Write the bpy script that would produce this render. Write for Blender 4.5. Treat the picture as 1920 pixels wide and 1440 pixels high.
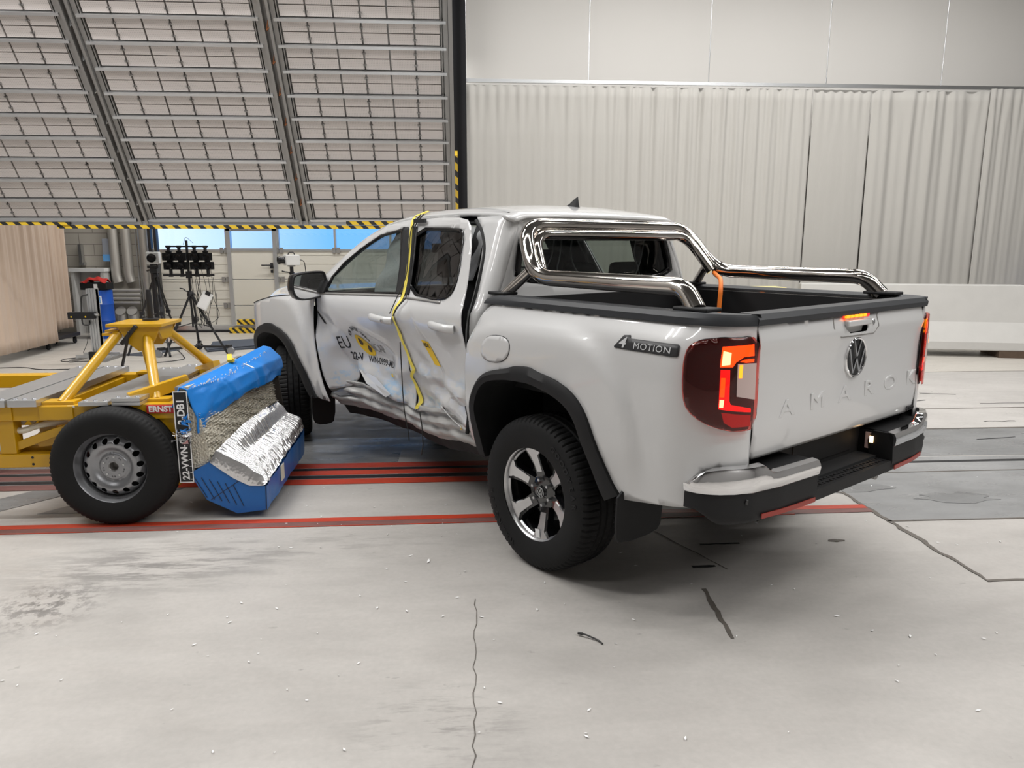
import bpy, bmesh, math, random
import numpy as np
from mathutils import Vector, Matrix
from mathutils.geometry import delaunay_2d_cdt
PI = math.pi
random.seed(7)
rng = np.random.RandomState(5)
SC = bpy.context.scene
for o in list(bpy.data.objects): bpy.data.objects.remove(o)

# ---------------------------------------------------------------- camera
cam_d = bpy.data.cameras.new('camera'); cam = bpy.data.objects.new('camera', cam_d)
SC.collection.objects.link(cam); SC.camera = cam
cam_d.sensor_width = 36; cam_d.sensor_fit = 'HORIZONTAL'; cam_d.lens = 1382.86 / 1920 * 36
cam_d.clip_start = .05; cam_d.clip_end = 200
cam.location = (-1.104, -4.024, 1.6215)
cam.rotation_euler = (math.radians(90 - 10.815), 0, math.radians(-3.87))
# ---------------------------------------------------------------- world, exposure
W = bpy.data.worlds.new('world'); SC.world = W; W.use_nodes = True
wn = W.node_tree.nodes; wl = W.node_tree.links; wn.clear()
wo = wn.new('ShaderNodeOutputWorld'); wb = wn.new('ShaderNodeBackground')
wt = wn.new('ShaderNodeTexCoord'); ws = wn.new('ShaderNodeSeparateXYZ'); wr = wn.new('ShaderNodeValToRGB')
wm = wn.new('ShaderNodeMapRange'); wm.inputs['From Min'].default_value = -.46; wm.inputs['From Max'].default_value = -.17
wl.new(wt.outputs['Generated'], ws.inputs[0]); wl.new(ws.outputs['X'], wm.inputs['Value']); wl.new(wm.outputs[0], wr.inputs[0])
wr.color_ramp.elements[0].color = (.92, .97, 1, 1); wr.color_ramp.elements[1].color = (.17, .45, 1, 1)
wl.new(wr.outputs[0], wb.inputs[0]); wb.inputs[1].default_value = 1.5; wl.new(wb.outputs[0], wo.inputs[0])
SC.view_settings.view_transform = 'Standard'; SC.view_settings.look = 'None'
SC.view_settings.exposure = 0.0; SC.view_settings.gamma = 1; SC.view_settings.use_curve_mapping = False
# ---------------------------------------------------------------- hall lamps (long ceiling strips), with added fill strips among them
def strip_light(x, y, z, lx, ly, power, col=(1, .985, .96)):
    d = bpy.data.lights.new('ceiling_or_fill_strip', 'AREA'); d.shape = 'RECTANGLE'; d.size = lx; d.size_y = ly
    d.energy = power; d.color = col
    o = bpy.data.objects.new('ceiling_or_fill_strip', d); SC.collection.objects.link(o); o.location = (x, y, z)
    return o
LP = 142
for (x, y, p) in [(-5.5, -3.5, .45), (-1.5, -3.5, .16), (-7.6, .4, 1.1), (2.5, -3.5, 1.05), (6.0, -3.5, .85), (4.6, -6.4, 1.5), (-5.6, -.5, 1.35), (-1.5, -.6, .2), (2.5, -.6, .55), (6.0, -.5, .65),  # far-left and rearmost right strips are added fill for fender and tailgate
                  (-4.4, 1.9, 1.7), (-.5, 2.8, .65), (3.5, 2.8, .9), (7., 2.8, .75), (1.5, 5.6, 1.0), (5.5, 5.6, .75)]:  # first strip of this row is another added fill, brightening fender and rig
    strip_light(x, y, 6.6, 3.2, .22, LP * p)
for (x, y) in [(-5.6, 8.6), (-2.6, 8.6)]:
    strip_light(x, y, 4.6, 2.4, .2, 80)

# ================================================================ materials
M = {}
def mat(name, col, rough=.5, metal=0., coat=0., spec=.5, emit=None, es=0., bump=None, noise=None):
    m = bpy.data.materials.new(name); m.use_nodes = True
    nt = m.node_tree; b = nt.nodes['Principled BSDF']
    b.inputs['Base Color'].default_value = (*col, 1); b.inputs['Roughness'].default_value = rough
    b.inputs['Metallic'].default_value = metal; b.inputs['Coat Weight'].default_value = coat
    b.inputs['Coat Roughness'].default_value = .04; b.inputs['Specular IOR Level'].default_value = spec
    if emit: b.inputs['Emission Color'].default_value = (*emit, 1); b.inputs['Emission Strength'].default_value = es
    tc = nt.nodes.new('ShaderNodeTexCoord')
    if noise:   # (scale, amount, [stretch])
        n = nt.nodes.new('ShaderNodeTexNoise'); n.inputs['Scale'].default_value = noise[0]; n.inputs['Detail'].default_value = 6
        mp = nt.nodes.new('ShaderNodeMapping'); mp.inputs['Scale'].default_value = noise[2] if len(noise) > 2 else (1, 1, 1)
        nt.links.new(tc.outputs['Object'], mp.inputs[0]); nt.links.new(mp.outputs[0], n.inputs[0])
        mx = nt.nodes.new('ShaderNodeMix'); mx.data_type = 'RGBA'
        mx.inputs['A'].default_value = (*[c * (1 - noise[1]) for c in col], 1); mx.inputs['B'].default_value = (*[min(1, c * (1 + noise[1])) for c in col], 1)
        nt.links.new(n.outputs[0], mx.inputs['Factor']); nt.links.new(mx.outputs['Result'], b.inputs['Base Color'])
    if bump:    # (scale, strength, distance)
        n = nt.nodes.new('ShaderNodeTexNoise'); n.inputs['Scale'].default_value = bump[0]; n.inputs['Detail'].default_value = 4
        nt.links.new(tc.outputs['Object'], n.inputs[0])
        bp = nt.nodes.new('ShaderNodeBump'); bp.inputs['Strength'].default_value = bump[1]; bp.inputs['Distance'].default_value = bump[2]
        nt.links.new(n.outputs[0], bp.inputs['Height']); nt.links.new(bp.outputs[0], b.inputs['Normal'])
    M[name] = m
    return m
mat('white_paint', (.58, .58, .582), .3, coat=1.)
mat('white_plastic', (.74, .74, .73), .45)
mat('chrome', (.82, .82, .83), .06, 1.)
mat('steel_tube', (.62, .58, .54), .09, 1.)
mat('black_plastic', (.012, .012, .013), .6, spec=.3, bump=(300, .15, .001))
mat('rail_plastic', (.022, .024, .028), .5, spec=.4)
mat('dark', (.006, .006, .007), .8)
mat('black_gloss', (.005, .005, .006), .15, spec=.4)
mat('rubber', (.010, .010, .0105), .7, spec=.25, noise=(8, .25))
mat('rubber_tread', (.012, .012, .013), .8)
mat('wheel_black', (.006, .006, .007), .15, coat=1)
mat('machined', (.62, .62, .63), .28, 1.)
mat('steel_rim', (.30, .305, .32), .36, .8)
mat('silver', (.55, .56, .57), .3, 1.)
mat('alu', (.62, .63, .64), .35, .9, noise=(4, .1, (1, 8, 1)))
mat('alu_dark', (.33, .32, .31), .45, .7)
mat('yellow', (.56, .31, .004), .36, coat=.3, bump=(60, .08, .002))
mat('blue', (.003, .19, .62), .4, coat=.15, bump=(14, .3, .01))
mat('blue_lower', (.004, .13, .45), .38, coat=.2, bump=(9, .2, .01))
mat('blue_drum', (.004, .08, .45), .45)
mat('tape_yellow', (.82, .68, .10), .5)
mat('badge_yellow', (.80, .52, .02), .5)
mat('ink', (.012, .012, .014), .5)
mat('white_ink', (.85, .85, .85), .5)
mat('sensor_gray', (.55, .56, .57), .4)
mat('orange', (.85, .20, .02), .45)
mat('red_sign', (.50, .02, .02), .4)
mat('red_cloth', (.45, .02, .015), .8)
mat('seat', (.014, .014, .016), .8)
mat('headliner', (.05, .05, .052), .85)
mat('airbag', (.42, .43, .44), .8, bump=(30, .5, .01))
mat('core_brown', (.03, .025, .02), .9)
mat('concrete', (.52, .51, .49), .8, noise=(5, .07), bump=(60, .15, .003))
mat('wood', (.09, .06, .04), .8, noise=(20, .3))
mat('duct', (.52, .50, .46), .42, .55, noise=(3, .1))
mat('rag', (.55, .52, .45), .8)
mat('wall_paint', (.72, .70, .67), .8)
mat('ceiling_paint', (.10, .10, .10), .9)
mat('wall_dark', (.24, .235, .23), .9)
mat('cable', (.01, .01, .01), .5)
mat('hose_white', (.70, .66, .55), .6)
mat('lamp_housing', (.010, .001, .0012), .3)
mat('lamp_red', (.5, .01, .01), .3, emit=(1, .02, .02), es=1.5)
mat('lamp_hot', (.9, .6, .3), .3, emit=(1, .75, .45), es=9)
mat('lamp_red_dim', (.25, .008, .008), .3, emit=(1, .02, .01), es=.18)
mat('lamp_orange', (.8, .2, .02), .3, emit=(1, .26, .01), es=2.2)
mat('lamp_clear', (.50, .40, .38), .25, emit=(1, .6, .5), es=.05)
mat('plate_lamp', (.9, .7, .4), .3, emit=(1, .6, .25), es=7)
mat('rocker_metal', (.40, .395, .385), .42, .25, noise=(6, .22, (1, 1, 4)))
mat('reflector', (.28, .03, .02), .35)
mat('mirror', (.8, .8, .8), .02, 1.)
mat('black_metal', (.014, .014, .016), .4)
mat('gray_box', (.28, .30, .34), .5)
mat('cyan_label', (.12, .35, .7), .5)
mat('slate', (.05, .06, .08), .6)
mat('drape_black', (.008, .008, .010), .95)
mat('yellow_card', (.85, .75, .35), .7)
mat('copper', (.55, .22, .10), .4, .6)
mat('rim_label', (.8, .8, .8), .5)
mat('dust', (.32, .28, .22), .6, .3)
mat('greenish', (.1, .3, .2), .5)

def node_mat(name):
    m = bpy.data.materials.new(name); m.use_nodes = True; M[name] = m
    return m, m.node_tree.nodes, m.node_tree.links, m.node_tree.nodes['Principled BSDF']

def glass_mat(name, tint, refl=.045):
    m, N, L, b = node_mat(name)
    N.remove(b); out = N['Material Output']
    tr = N.new('ShaderNodeBsdfTransparent'); tr.inputs[0].default_value = (*tint, 1)
    gl = N.new('ShaderNodeBsdfGlossy'); gl.inputs['Roughness'].default_value = .01; gl.inputs[0].default_value = (.9, .9, .9, 1)
    lw = N.new('ShaderNodeLayerWeight'); lw.inputs['Blend'].default_value = .5
    pw = N.new('ShaderNodeMath'); pw.operation = 'POWER'; L.new(lw.outputs['Facing'], pw.inputs[0]); pw.inputs[1].default_value = 4.5
    fr = N.new('ShaderNodeMath'); fr.operation = 'MULTIPLY_ADD'; L.new(pw.outputs[0], fr.inputs[0]); fr.inputs[1].default_value = .9; fr.inputs[2].default_value = refl
    mx = N.new('ShaderNodeMixShader'); L.new(fr.outputs[0], mx.inputs[0]); L.new(tr.outputs[0], mx.inputs[1]); L.new(gl.outputs[0], mx.inputs[2])
    L.new(mx.outputs[0], out.inputs[0])
glass_mat('glass', (.56, .60, .58), .035); glass_mat('glass_grey', (.40, .44, .41)); glass_mat('glass_privacy', (.12, .12, .125)); glass_mat('pane', (.93, .96, .97)); glass_mat('lens_red', (.97, .42, .38))

def stripes_mat(name, period=.16, along='X', c1=(.75, .50, .03), c2=(.02, .02, .02)):
    m, N, L, b = node_mat(name)
    tc = N.new('ShaderNodeTexCoord'); s = N.new('ShaderNodeSeparateXYZ'); L.new(tc.outputs['Object'], s.inputs[0])
    add = N.new('ShaderNodeMath'); add.operation = 'ADD'
    L.new(s.outputs['X' if along == 'X' else 'Z'], add.inputs[0]); L.new(s.outputs['Z' if along == 'X' else 'X'], add.inputs[1])
    d = N.new('ShaderNodeMath'); d.operation = 'DIVIDE'; d.inputs[1].default_value = period; L.new(add.outputs[0], d.inputs[0])
    f = N.new('ShaderNodeMath'); f.operation = 'FRACT'; L.new(d.outputs[0], f.inputs[0])
    g = N.new('ShaderNodeMath'); g.operation = 'GREATER_THAN'; g.inputs[1].default_value = .55; L.new(f.outputs[0], g.inputs[0])
    mx = N.new('ShaderNodeMix'); mx.data_type = 'RGBA'; mx.inputs['A'].default_value = (*c1, 1); mx.inputs['B'].default_value = (*c2, 1)
    L.new(g.outputs[0], mx.inputs['Factor']); L.new(mx.outputs['Result'], b.inputs['Base Color']); b.inputs['Roughness'].default_value = .5
stripes_mat('hazard'); stripes_mat('hazard_v', .19, 'Z'); stripes_mat('hazard_small', .12)

def concrete_floor(name, col, var=.12, rough=.38):
    m, N, L, b = node_mat(name)
    tc = N.new('ShaderNodeTexCoord')
    def noise(scale, stretch=(1, 1, 1), detail=5, rg=.55):
        mp = N.new('ShaderNodeMapping'); mp.inputs['Scale'].default_value = stretch
        n = N.new('ShaderNodeTexNoise'); n.inputs['Scale'].default_value = scale; n.inputs['Detail'].default_value = detail; n.inputs['Roughness'].default_value = rg
        L.new(tc.outputs['Object'], mp.inputs[0]); L.new(mp.outputs[0], n.inputs[0]); return n.outputs[0]
    def ramp(x, a, c, va=0., vc=1.):
        r = N.new('ShaderNodeMapRange'); r.inputs['From Min'].default_value = a; r.inputs['From Max'].default_value = c
        r.inputs['To Min'].default_value = va; r.inputs['To Max'].default_value = vc; L.new(x, r.inputs['Value']); return r.outputs[0]
    def mul(a, c):
        k = N.new('ShaderNodeMath'); k.operation = 'MULTIPLY'; L.new(a, k.inputs[0]); L.new(c, k.inputs[1]); return k.outputs[0]
    cloud = ramp(noise(.9, (1, 1.6, 1)), .3, .7, 1 - var, 1 + var * .4)
    streak = ramp(noise(1.7, (.75, 1.9, 1), 9, .7), .30, .60, 1 - var * .9, 1.02)
    fine = ramp(noise(40, (1, 1, 1), 4), .3, .7, .95, 1.03)
    spots = ramp(noise(9, (1, 1.4, 1), 3), .24, .30, .72, 1)
    v = mul(mul(cloud, streak), mul(fine, spots))
    # old adhesive residue and tyre scuffs, near-left of the test area
    def blob(cx, cy, r, ns, thr, dark, sx=1, sy=1):
        sp = N.new('ShaderNodeSeparateXYZ'); L.new(tc.outputs['Object'], sp.inputs[0])
        def sub(o, c, s):
            a = N.new('ShaderNodeMath'); a.operation = 'SUBTRACT'; L.new(o, a.inputs[0]); a.inputs[1].default_value = c
            k = N.new('ShaderNodeMath'); k.operation = 'MULTIPLY'; L.new(a.outputs[0], k.inputs[0]); k.inputs[1].default_value = s
            q = N.new('ShaderNodeMath'); q.operation = 'MULTIPLY'; L.new(k.outputs[0], q.inputs[0]); L.new(k.outputs[0], q.inputs[1]); return q.outputs[0]
        ad = N.new('ShaderNodeMath'); ad.operation = 'ADD'; L.new(sub(sp.outputs[0], cx, 1 / sx), ad.inputs[0]); L.new(sub(sp.outputs[1], cy, 1 / sy), ad.inputs[1])
        sq = N.new('ShaderNodeMath'); sq.operation = 'SQRT'; L.new(ad.outputs[0], sq.inputs[0])
        fall = ramp(sq.outputs[0], r, 0, 0, 1)
        n = noise(ns, (.5, 2.6, 1) if sx != sy else (1, 1, 1), 6, .7)
        k = mul(ramp(n, thr, thr + .1, 0, 1), fall)
        return ramp(k, 0, 1, 1, dark)
    for a in [(-3.02, -.78, .32, 16, .47, .35, 1, 1), (-2.75, -.42, .55, 5, .45, .5, 1.4, .7), (-2.1, -.2, .6, 5, .5, .7, 2, .6), (-1.2, -1.75, .4, 7, .5, .65, 1, .8)]:
        v = mul(v, blob(*a))
    hs = N.new('ShaderNodeMix'); hs.data_type = 'RGBA'; hs.blend_type = 'MULTIPLY'; hs.inputs['Factor'].default_value = 1
    hs.inputs['A'].default_value = (*col, 1); cb = N.new('ShaderNodeCombineColor')
    for i in range(3): L.new(v, cb.inputs[i])
    L.new(cb.outputs[0], hs.inputs['B']); L.new(hs.outputs['Result'], b.inputs['Base Color'])
    L.new(ramp(noise(3, (1, 3, 1)), .3, .7, rough - .08, rough + .18), b.inputs['Roughness'])
    b.inputs['Specular IOR Level'].default_value = .4
concrete_floor('floor_concrete', (.445, .424, .402), .13)
concrete_floor('floor_plate', (.27, .272, .275), .22, .3)
concrete_floor('floor_plate_dark', (.22, .222, .225), .26, .28)
concrete_floor('floor_pale', (.47, .45, .43), .10, .34)
concrete_floor('floor_far', (.53, .50, .455), .05, .35)
concrete_floor('red_paint', (.50, .055, .025), .22, .4)
concrete_floor('red_worn', (.22, .10, .09), .4, .45)
concrete_floor('seam', (.13, .115, .10), .3, .6)
concrete_floor('groove', (.012, .012, .014), .2, .5)

def fabric_mat(name, col, fold=None, ins=0.):
    m, N, L, b = node_mat(name)
    b.inputs['Base Color'].default_value = (*col, 1); b.inputs['Roughness'].default_value = .85
    b.inputs['Sheen Weight'].default_value = .15
    tc = N.new('ShaderNodeTexCoord')
    n = N.new('ShaderNodeTexNoise'); n.inputs['Scale'].default_value = 2.4; n.inputs['Detail'].default_value = 6
    mp = N.new('ShaderNodeMapping'); mp.inputs['Scale'].default_value = (1.6, 1.6, .45)
    L.new(tc.outputs['Object'], mp.inputs[0]); L.new(mp.outputs[0], n.inputs[0])
    bp = N.new('ShaderNodeBump'); bp.inputs['Strength'].default_value = .35; bp.inputs['Distance'].default_value = .04
    L.new(n.outputs[0], bp.inputs['Height']); L.new(bp.outputs[0], b.inputs['Normal'])
fabric_mat('curtain_grey', (.475, .46, .432)); fabric_mat('curtain_beige', (.50, .385, .30)); fabric_mat('curtain_pale', (.66, .62, .55))

def block_wall_mat():
    m, N, L, b = node_mat('block_wall')
    tc = N.new('ShaderNodeTexCoord'); mp = N.new('ShaderNodeMapping'); mp.inputs['Rotation'].default_value = (PI / 2, 0, 0)
    br = N.new('ShaderNodeTexBrick'); br.inputs['Scale'].default_value = 1; br.inputs['Brick Width'].default_value = .5; br.inputs['Row Height'].default_value = .2
    br.inputs['Mortar Size'].default_value = .006; br.inputs['Color1'].default_value = (.42, .39, .34, 1); br.inputs['Color2'].default_value = (.40, .37, .32, 1)
    br.inputs['Mortar'].default_value = (.2, .18, .16, 1)
    L.new(tc.outputs['Object'], mp.inputs[0]); L.new(mp.outputs[0], br.inputs[0]); L.new(br.outputs[0], b.inputs['Base Color']); b.inputs['Roughness'].default_value = .75
block_wall_mat()
def foil_mat(name, col, sc, st, rough):
    m, N, L, b = node_mat(name)
    b.inputs['Base Color'].default_value = (*col, 1); b.inputs['Metallic'].default_value = 1; b.inputs['Roughness'].default_value = rough
    tc = N.new('ShaderNodeTexCoord'); v = N.new('ShaderNodeTexVoronoi'); v.inputs['Scale'].default_value = sc
    L.new(tc.outputs['Object'], v.inputs['Vector'])
    bp = N.new('ShaderNodeBump'); bp.inputs['Strength'].default_value = st; bp.inputs['Distance'].default_value = .01
    L.new(v.outputs['Distance'], bp.inputs['Height']); L.new(bp.outputs[0], b.inputs['Normal'])
foil_mat('foil', (.80, .80, .81), 60, .12, .24); foil_mat('core_foil', (.60, .56, .47), 80, .7, .45); M['core_foil'].node_tree.nodes['Principled BSDF'].inputs['Metallic'].default_value = .4
def perforated_mat():
    m, N, L, b = node_mat('tile')
    tc = N.new('ShaderNodeTexCoord'); v = N.new('ShaderNodeTexVoronoi'); v.inputs['Scale'].default_value = 55; v.inputs['Randomness'].default_value = 0
    L.new(tc.outputs['Object'], v.inputs['Vector'])
    r = N.new('ShaderNodeMapRange'); r.inputs['From Min'].default_value = .2; r.inputs['From Max'].default_value = .3
    L.new(v.outputs['Distance'], r.inputs['Value'])
    mx = N.new('ShaderNodeMix'); mx.data_type = 'RGBA'; mx.inputs['A'].default_value = (.42, .39, .37, 1); mx.inputs['B'].default_value = (.66, .61, .585, 1)
    L.new(r.outputs[0], mx.inputs['Factor']); L.new(mx.outputs['Result'], b.inputs['Base Color']); b.inputs['Roughness'].default_value = .55
perforated_mat()
def scuffed_paint():
    m, N, L, b = node_mat('scuffed_paint')
    tc = N.new('ShaderNodeTexCoord'); n = N.new('ShaderNodeTexNoise'); n.inputs['Scale'].default_value = 4.5; n.inputs['Detail'].default_value = 9; n.inputs['Roughness'].default_value = .72
    mp = N.new('ShaderNodeMapping'); mp.inputs['Scale'].default_value = (1, 1, 2.2)
    L.new(tc.outputs['Object'], mp.inputs[0]); L.new(mp.outputs[0], n.inputs[0])
    r = N.new('ShaderNodeMapRange'); r.inputs['From Min'].default_value = .53; r.inputs['From Max'].default_value = .62; L.new(n.outputs[0], r.inputs['Value'])
    sp = N.new('ShaderNodeSeparateXYZ'); L.new(tc.outputs['Object'], sp.inputs[0])
    z = N.new('ShaderNodeMapRange'); z.inputs['From Min'].default_value = .95; z.inputs['From Max'].default_value = .62; L.new(sp.outputs[2], z.inputs['Value'])
    k = N.new('ShaderNodeMath'); k.operation = 'MULTIPLY'; L.new(r.outputs[0], k.inputs[0]); L.new(z.outputs[0], k.inputs[1])
    k2 = N.new('ShaderNodeMath'); k2.operation = 'MULTIPLY'; L.new(k.outputs[0], k2.inputs[0]); k2.inputs[1].default_value = .75
    mx = N.new('ShaderNodeMix'); mx.data_type = 'RGBA'; mx.inputs['A'].default_value = (.58, .58, .582, 1); mx.inputs['B'].default_value = (.22, .48, .75, 1)
    L.new(k2.outputs[0], mx.inputs['Factor']); L.new(mx.outputs['Result'], b.inputs['Base Color'])
    b.inputs['Roughness'].default_value = .32; b.inputs['Coat Weight'].default_value = .9; b.inputs['Coat Roughness'].default_value = .05
scuffed_paint()

# ================================================================ mesh helpers
class MB:
    def __init__(s): s.v = []; s.f = []
    def add(s, vs, fs):
        n = len(s.v); s.v += [tuple(v) for v in vs]; s.f += [tuple(i + n for i in f) for f in fs]; return s
    def box(s, x0, x1, y0, y1, z0, z1):
        vs = [(x, y, z) for x in (x0, x1) for y in (y0, y1) for z in (z0, z1)]
        return s.add(vs, [(0, 1, 3, 2), (4, 6, 7, 5), (0, 4, 5, 1), (2, 3, 7, 6), (0, 2, 6, 4), (1, 5, 7, 3)])
    def beam(s, a, b, w, h, up=(0, 0, 1)):
        a = Vector(a); b = Vector(b); d = (b - a).normalized(); u = Vector(up)
        if abs(d.dot(u)) > .98: u = Vector((0, 1, 0))
        r = d.cross(u).normalized(); u = r.cross(d)
        vs = [p + r * i * w / 2 + u * j * h / 2 for p in (a, b) for i, j in ((-1, -1), (1, -1), (1, 1), (-1, 1))]
        return s.add(vs, [(0, 3, 2, 1), (4, 5, 6, 7)] + [(i, (i + 1) % 4, 4 + (i + 1) % 4, 4 + i) for i in range(4)])
    def prism(s, pts, ax, a0, a1):      # 2d polygon extruded along axis ax
        def P(p, a): return {0: (a, p[0], p[1]), 1: (p[0], a, p[1]), 2: (p[0], p[1], a)}[ax]
        n = len(pts)
        return s.add([P(p, a0) for p in pts] + [P(p, a1) for p in pts], [tuple(range(n))[::-1], tuple(range(n, 2 * n))] + [(i, (i + 1) % n, n + (i + 1) % n, n + i) for i in range(n)])
    def tube(s, path, r, n=12, cap=True, sq=1.):
        P = [Vector(p) for p in path]; rings = []; t0 = (P[1] - P[0]).normalized()
        u = t0.orthogonal().normalized() if sq == 1. else (Vector((0, 0, 1)) - t0 * t0.z).normalized()
        for i, p in enumerate(P):
            t = ((P[min(i + 1, len(P) - 1)] - p).normalized() + (p - P[max(i - 1, 0)]).normalized())
            t = t.normalized() if t.length > 1e-6 else t0
            u = (u - t * u.dot(t)).normalized(); w = t.cross(u)
            rr = r[i] if isinstance(r, (list, tuple)) else r
            rings.append([p + (u * math.cos(k * 2 * PI / n) * sq + w * math.sin(k * 2 * PI / n)) * rr for k in range(n)])
        vs = [v for R in rings for v in R]
        fs = [(i * n + k, i * n + (k + 1) % n, (i + 1) * n + (k + 1) % n, (i + 1) * n + k) for i in range(len(P) - 1) for k in range(n)]
        if cap: fs += [tuple(range(n))[::-1], tuple((len(P) - 1) * n + k for k in range(n))]
        return s.add(vs, fs)
    def lathe(s, prof, c, ax=1, n=48, sign=1):   # prof: (r, a) ; axis index
        vs = []
        for k in range(n):
            t = 2 * PI * k / n
            for r, a in prof:
                p = {0: (a * sign, r * math.cos(t), r * math.sin(t)), 1: (r * math.cos(t), a * sign, r * math.sin(t)), 2: (r * math.cos(t), r * math.sin(t), a * sign)}[ax]
                vs.append((c[0] + p[0], c[1] + p[1], c[2] + p[2]))
        m = len(prof)
        return s.add(vs, [(k * m + i, k * m + i + 1, ((k + 1) % n) * m + i + 1, ((k + 1) % n) * m + i) for k in range(n) for i in range(m - 1)])
    def grid(s, fn, us, vs, flip=False):
        n = len(vs); V = [fn(u, v) for u in us for v in vs]
        F = [(i * n + j, (i + 1) * n + j, (i + 1) * n + j + 1, i * n + j + 1) for i in range(len(us) - 1) for j in range(n - 1)]
        if flip: F = [f[::-1] for f in F]
        return s.add(V, F)
    def sphere(s, c, r, n=12, sc=(1, 1, 1)):
        prof = [(max(1e-4, r * math.sin(PI * i / (n // 2))), -r * math.cos(PI * i / (n // 2))) for i in range(n // 2 + 1)]
        m = MB().lathe(prof, (0, 0, 0), 2, n)
        return s.add([(c[0] + v[0] * sc[0], c[1] + v[1] * sc[1], c[2] + v[2] * sc[2]) for v in m.v], m.f)
    def map(s, fn): s.v = [tuple(fn(*v)) for v in s.v]; return s

def obj(name, mb, m=None, parent=None, smooth=35, bevel=0, solid=0, recalc=True, loc=None):
    me = bpy.data.meshes.new(name); me.from_pydata([tuple(map(float, v)) for v in mb.v], [], mb.f)
    if recalc:
        bm = bmesh.new(); bm.from_mesh(me); bmesh.ops.remove_doubles(bm, verts=bm.verts, dist=1e-5); bmesh.ops.recalc_face_normals(bm, faces=bm.faces); bm.to_mesh(me); bm.free()
    o = bpy.data.objects.new(name, me); SC.collection.objects.link(o)
    if m: me.materials.append(M[m])
    if smooth:
        me.shade_smooth()
        if smooth < 180: me.set_sharp_from_angle(angle=math.radians(smooth))
    if parent: o.parent = parent
    if loc: o.location = loc
    if solid:
        k = o.modifiers.new('thickness', 'SOLIDIFY'); k.thickness = abs(solid); k.offset = 0
    if bevel:
        k = o.modifiers.new('bevel', 'BEVEL'); k.width = bevel; k.segments = 2; k.limit_method = 'ANGLE'; k.angle_limit = math.radians(40)
    return o
def thing(name, label, cat, loc=(0, 0, 0), rotz=0, group=None):
    o = bpy.data.objects.new(name, None); SC.collection.objects.link(o); o.empty_display_size = .1
    o.location = loc; o.rotation_euler = (0, 0, rotz); o['label'] = label; o['category'] = cat
    if group: o['group'] = group
    return o
def tag(o, label, cat, group=None, kind=None):
    o['label'] = label; o['category'] = cat
    if group: o['group'] = group
    if kind: o['kind'] = kind
    return o
def struct(name, mb, m, **k):
    o = obj(name, mb, m, **k); o['kind'] = 'structure'; return o
def copy_tree(o, parent=None):
    c = o.copy(); SC.collection.objects.link(c); c.parent = parent
    for ch in list(o.children): copy_tree(ch, c)
    return c
def fillet(path, r, n=7):
    P = [Vector(p) for p in path]; out = [P[0]]
    for i in range(1, len(P) - 1):
        a = (P[i - 1] - P[i]); b = (P[i + 1] - P[i]); la, lb = a.length, b.length; a.normalize(); b.normalize()
        d = min(r, la * .48, lb * .48); p0 = P[i] + a * d; p1 = P[i] + b * d
        for k in range(n + 1):
            t = k / n; out.append(p0 * (1 - t) ** 2 + P[i] * 2 * t * (1 - t) + p1 * t * t)
    out.append(P[-1]); return out
def pip(pt, poly):
    x, y = pt; c = False; n = len(poly)
    for i in range(n):
        x0, y0 = poly[i]; x1, y1 = poly[i - 1]
        if (y0 > y) != (y1 > y) and x < (x1 - x0) * (y - y0) / (y1 - y0) + x0: c = not c
    return c
def smooth_poly(pts, n=2):      # Chaikin corner cutting
    for _ in range(n):
        q = []
        for i in range(len(pts)):
            a = pts[i]; b = pts[(i + 1) % len(pts)]
            q += [(a[0] * .75 + b[0] * .25, a[1] * .75 + b[1] * .25), (a[0] * .25 + b[0] * .75, a[1] * .25 + b[1] * .75)]
        pts = q
    return pts
def panel(outline, fn, res=.03, holes=(), flip=False):
    """2-D outline (with holes) filled by a regular triangulated lattice and mapped to 3-D by fn(u, v)."""
    V = []; E = []
    def ring(poly):
        pts = []
        for i in range(len(poly)):
            a = Vector(poly[i]); b = Vector(poly[(i + 1) % len(poly)]); k = max(1, int((b - a).length / res))
            pts += [a.lerp(b, j / k) for j in range(k)]
        n = len(V); V.extend(pts); E.extend([(n + i, n + (i + 1) % len(pts)) for i in range(len(pts))])
        return np.array([tuple(p) for p in pts])
    B = [ring(outline)] + [ring(h) for h in holes]; Bp = np.vstack(B)
    xs = [p[0] for p in outline]; ys = [p[1] for p in outline]
    x = min(xs) + res / 2
    while x < max(xs):
        y = min(ys) + res / 2
        while y < max(ys):
            if pip((x, y), outline) and not any(pip((x, y), h) for h in holes):
                if np.min((Bp[:, 0] - x) ** 2 + (Bp[:, 1] - y) ** 2) > (res * .45) ** 2: V.append(Vector((x, y)))
            y += res
        x += res
    r = delaunay_2d_cdt(V, E, [], 0, 1e-6)
    ov, of = r[0], r[2]; F = []
    for f in of:
        c = (sum(ov[i][0] for i in f) / len(f), sum(ov[i][1] for i in f) / len(f))
        if pip(c, outline) and not any(pip(c, h) for h in holes): F.append(tuple(f)[::-1] if flip else tuple(f))
    mb = MB(); mb.v = [tuple(fn(v[0], v[1])) for v in ov]; mb.f = F
    return mb
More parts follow.
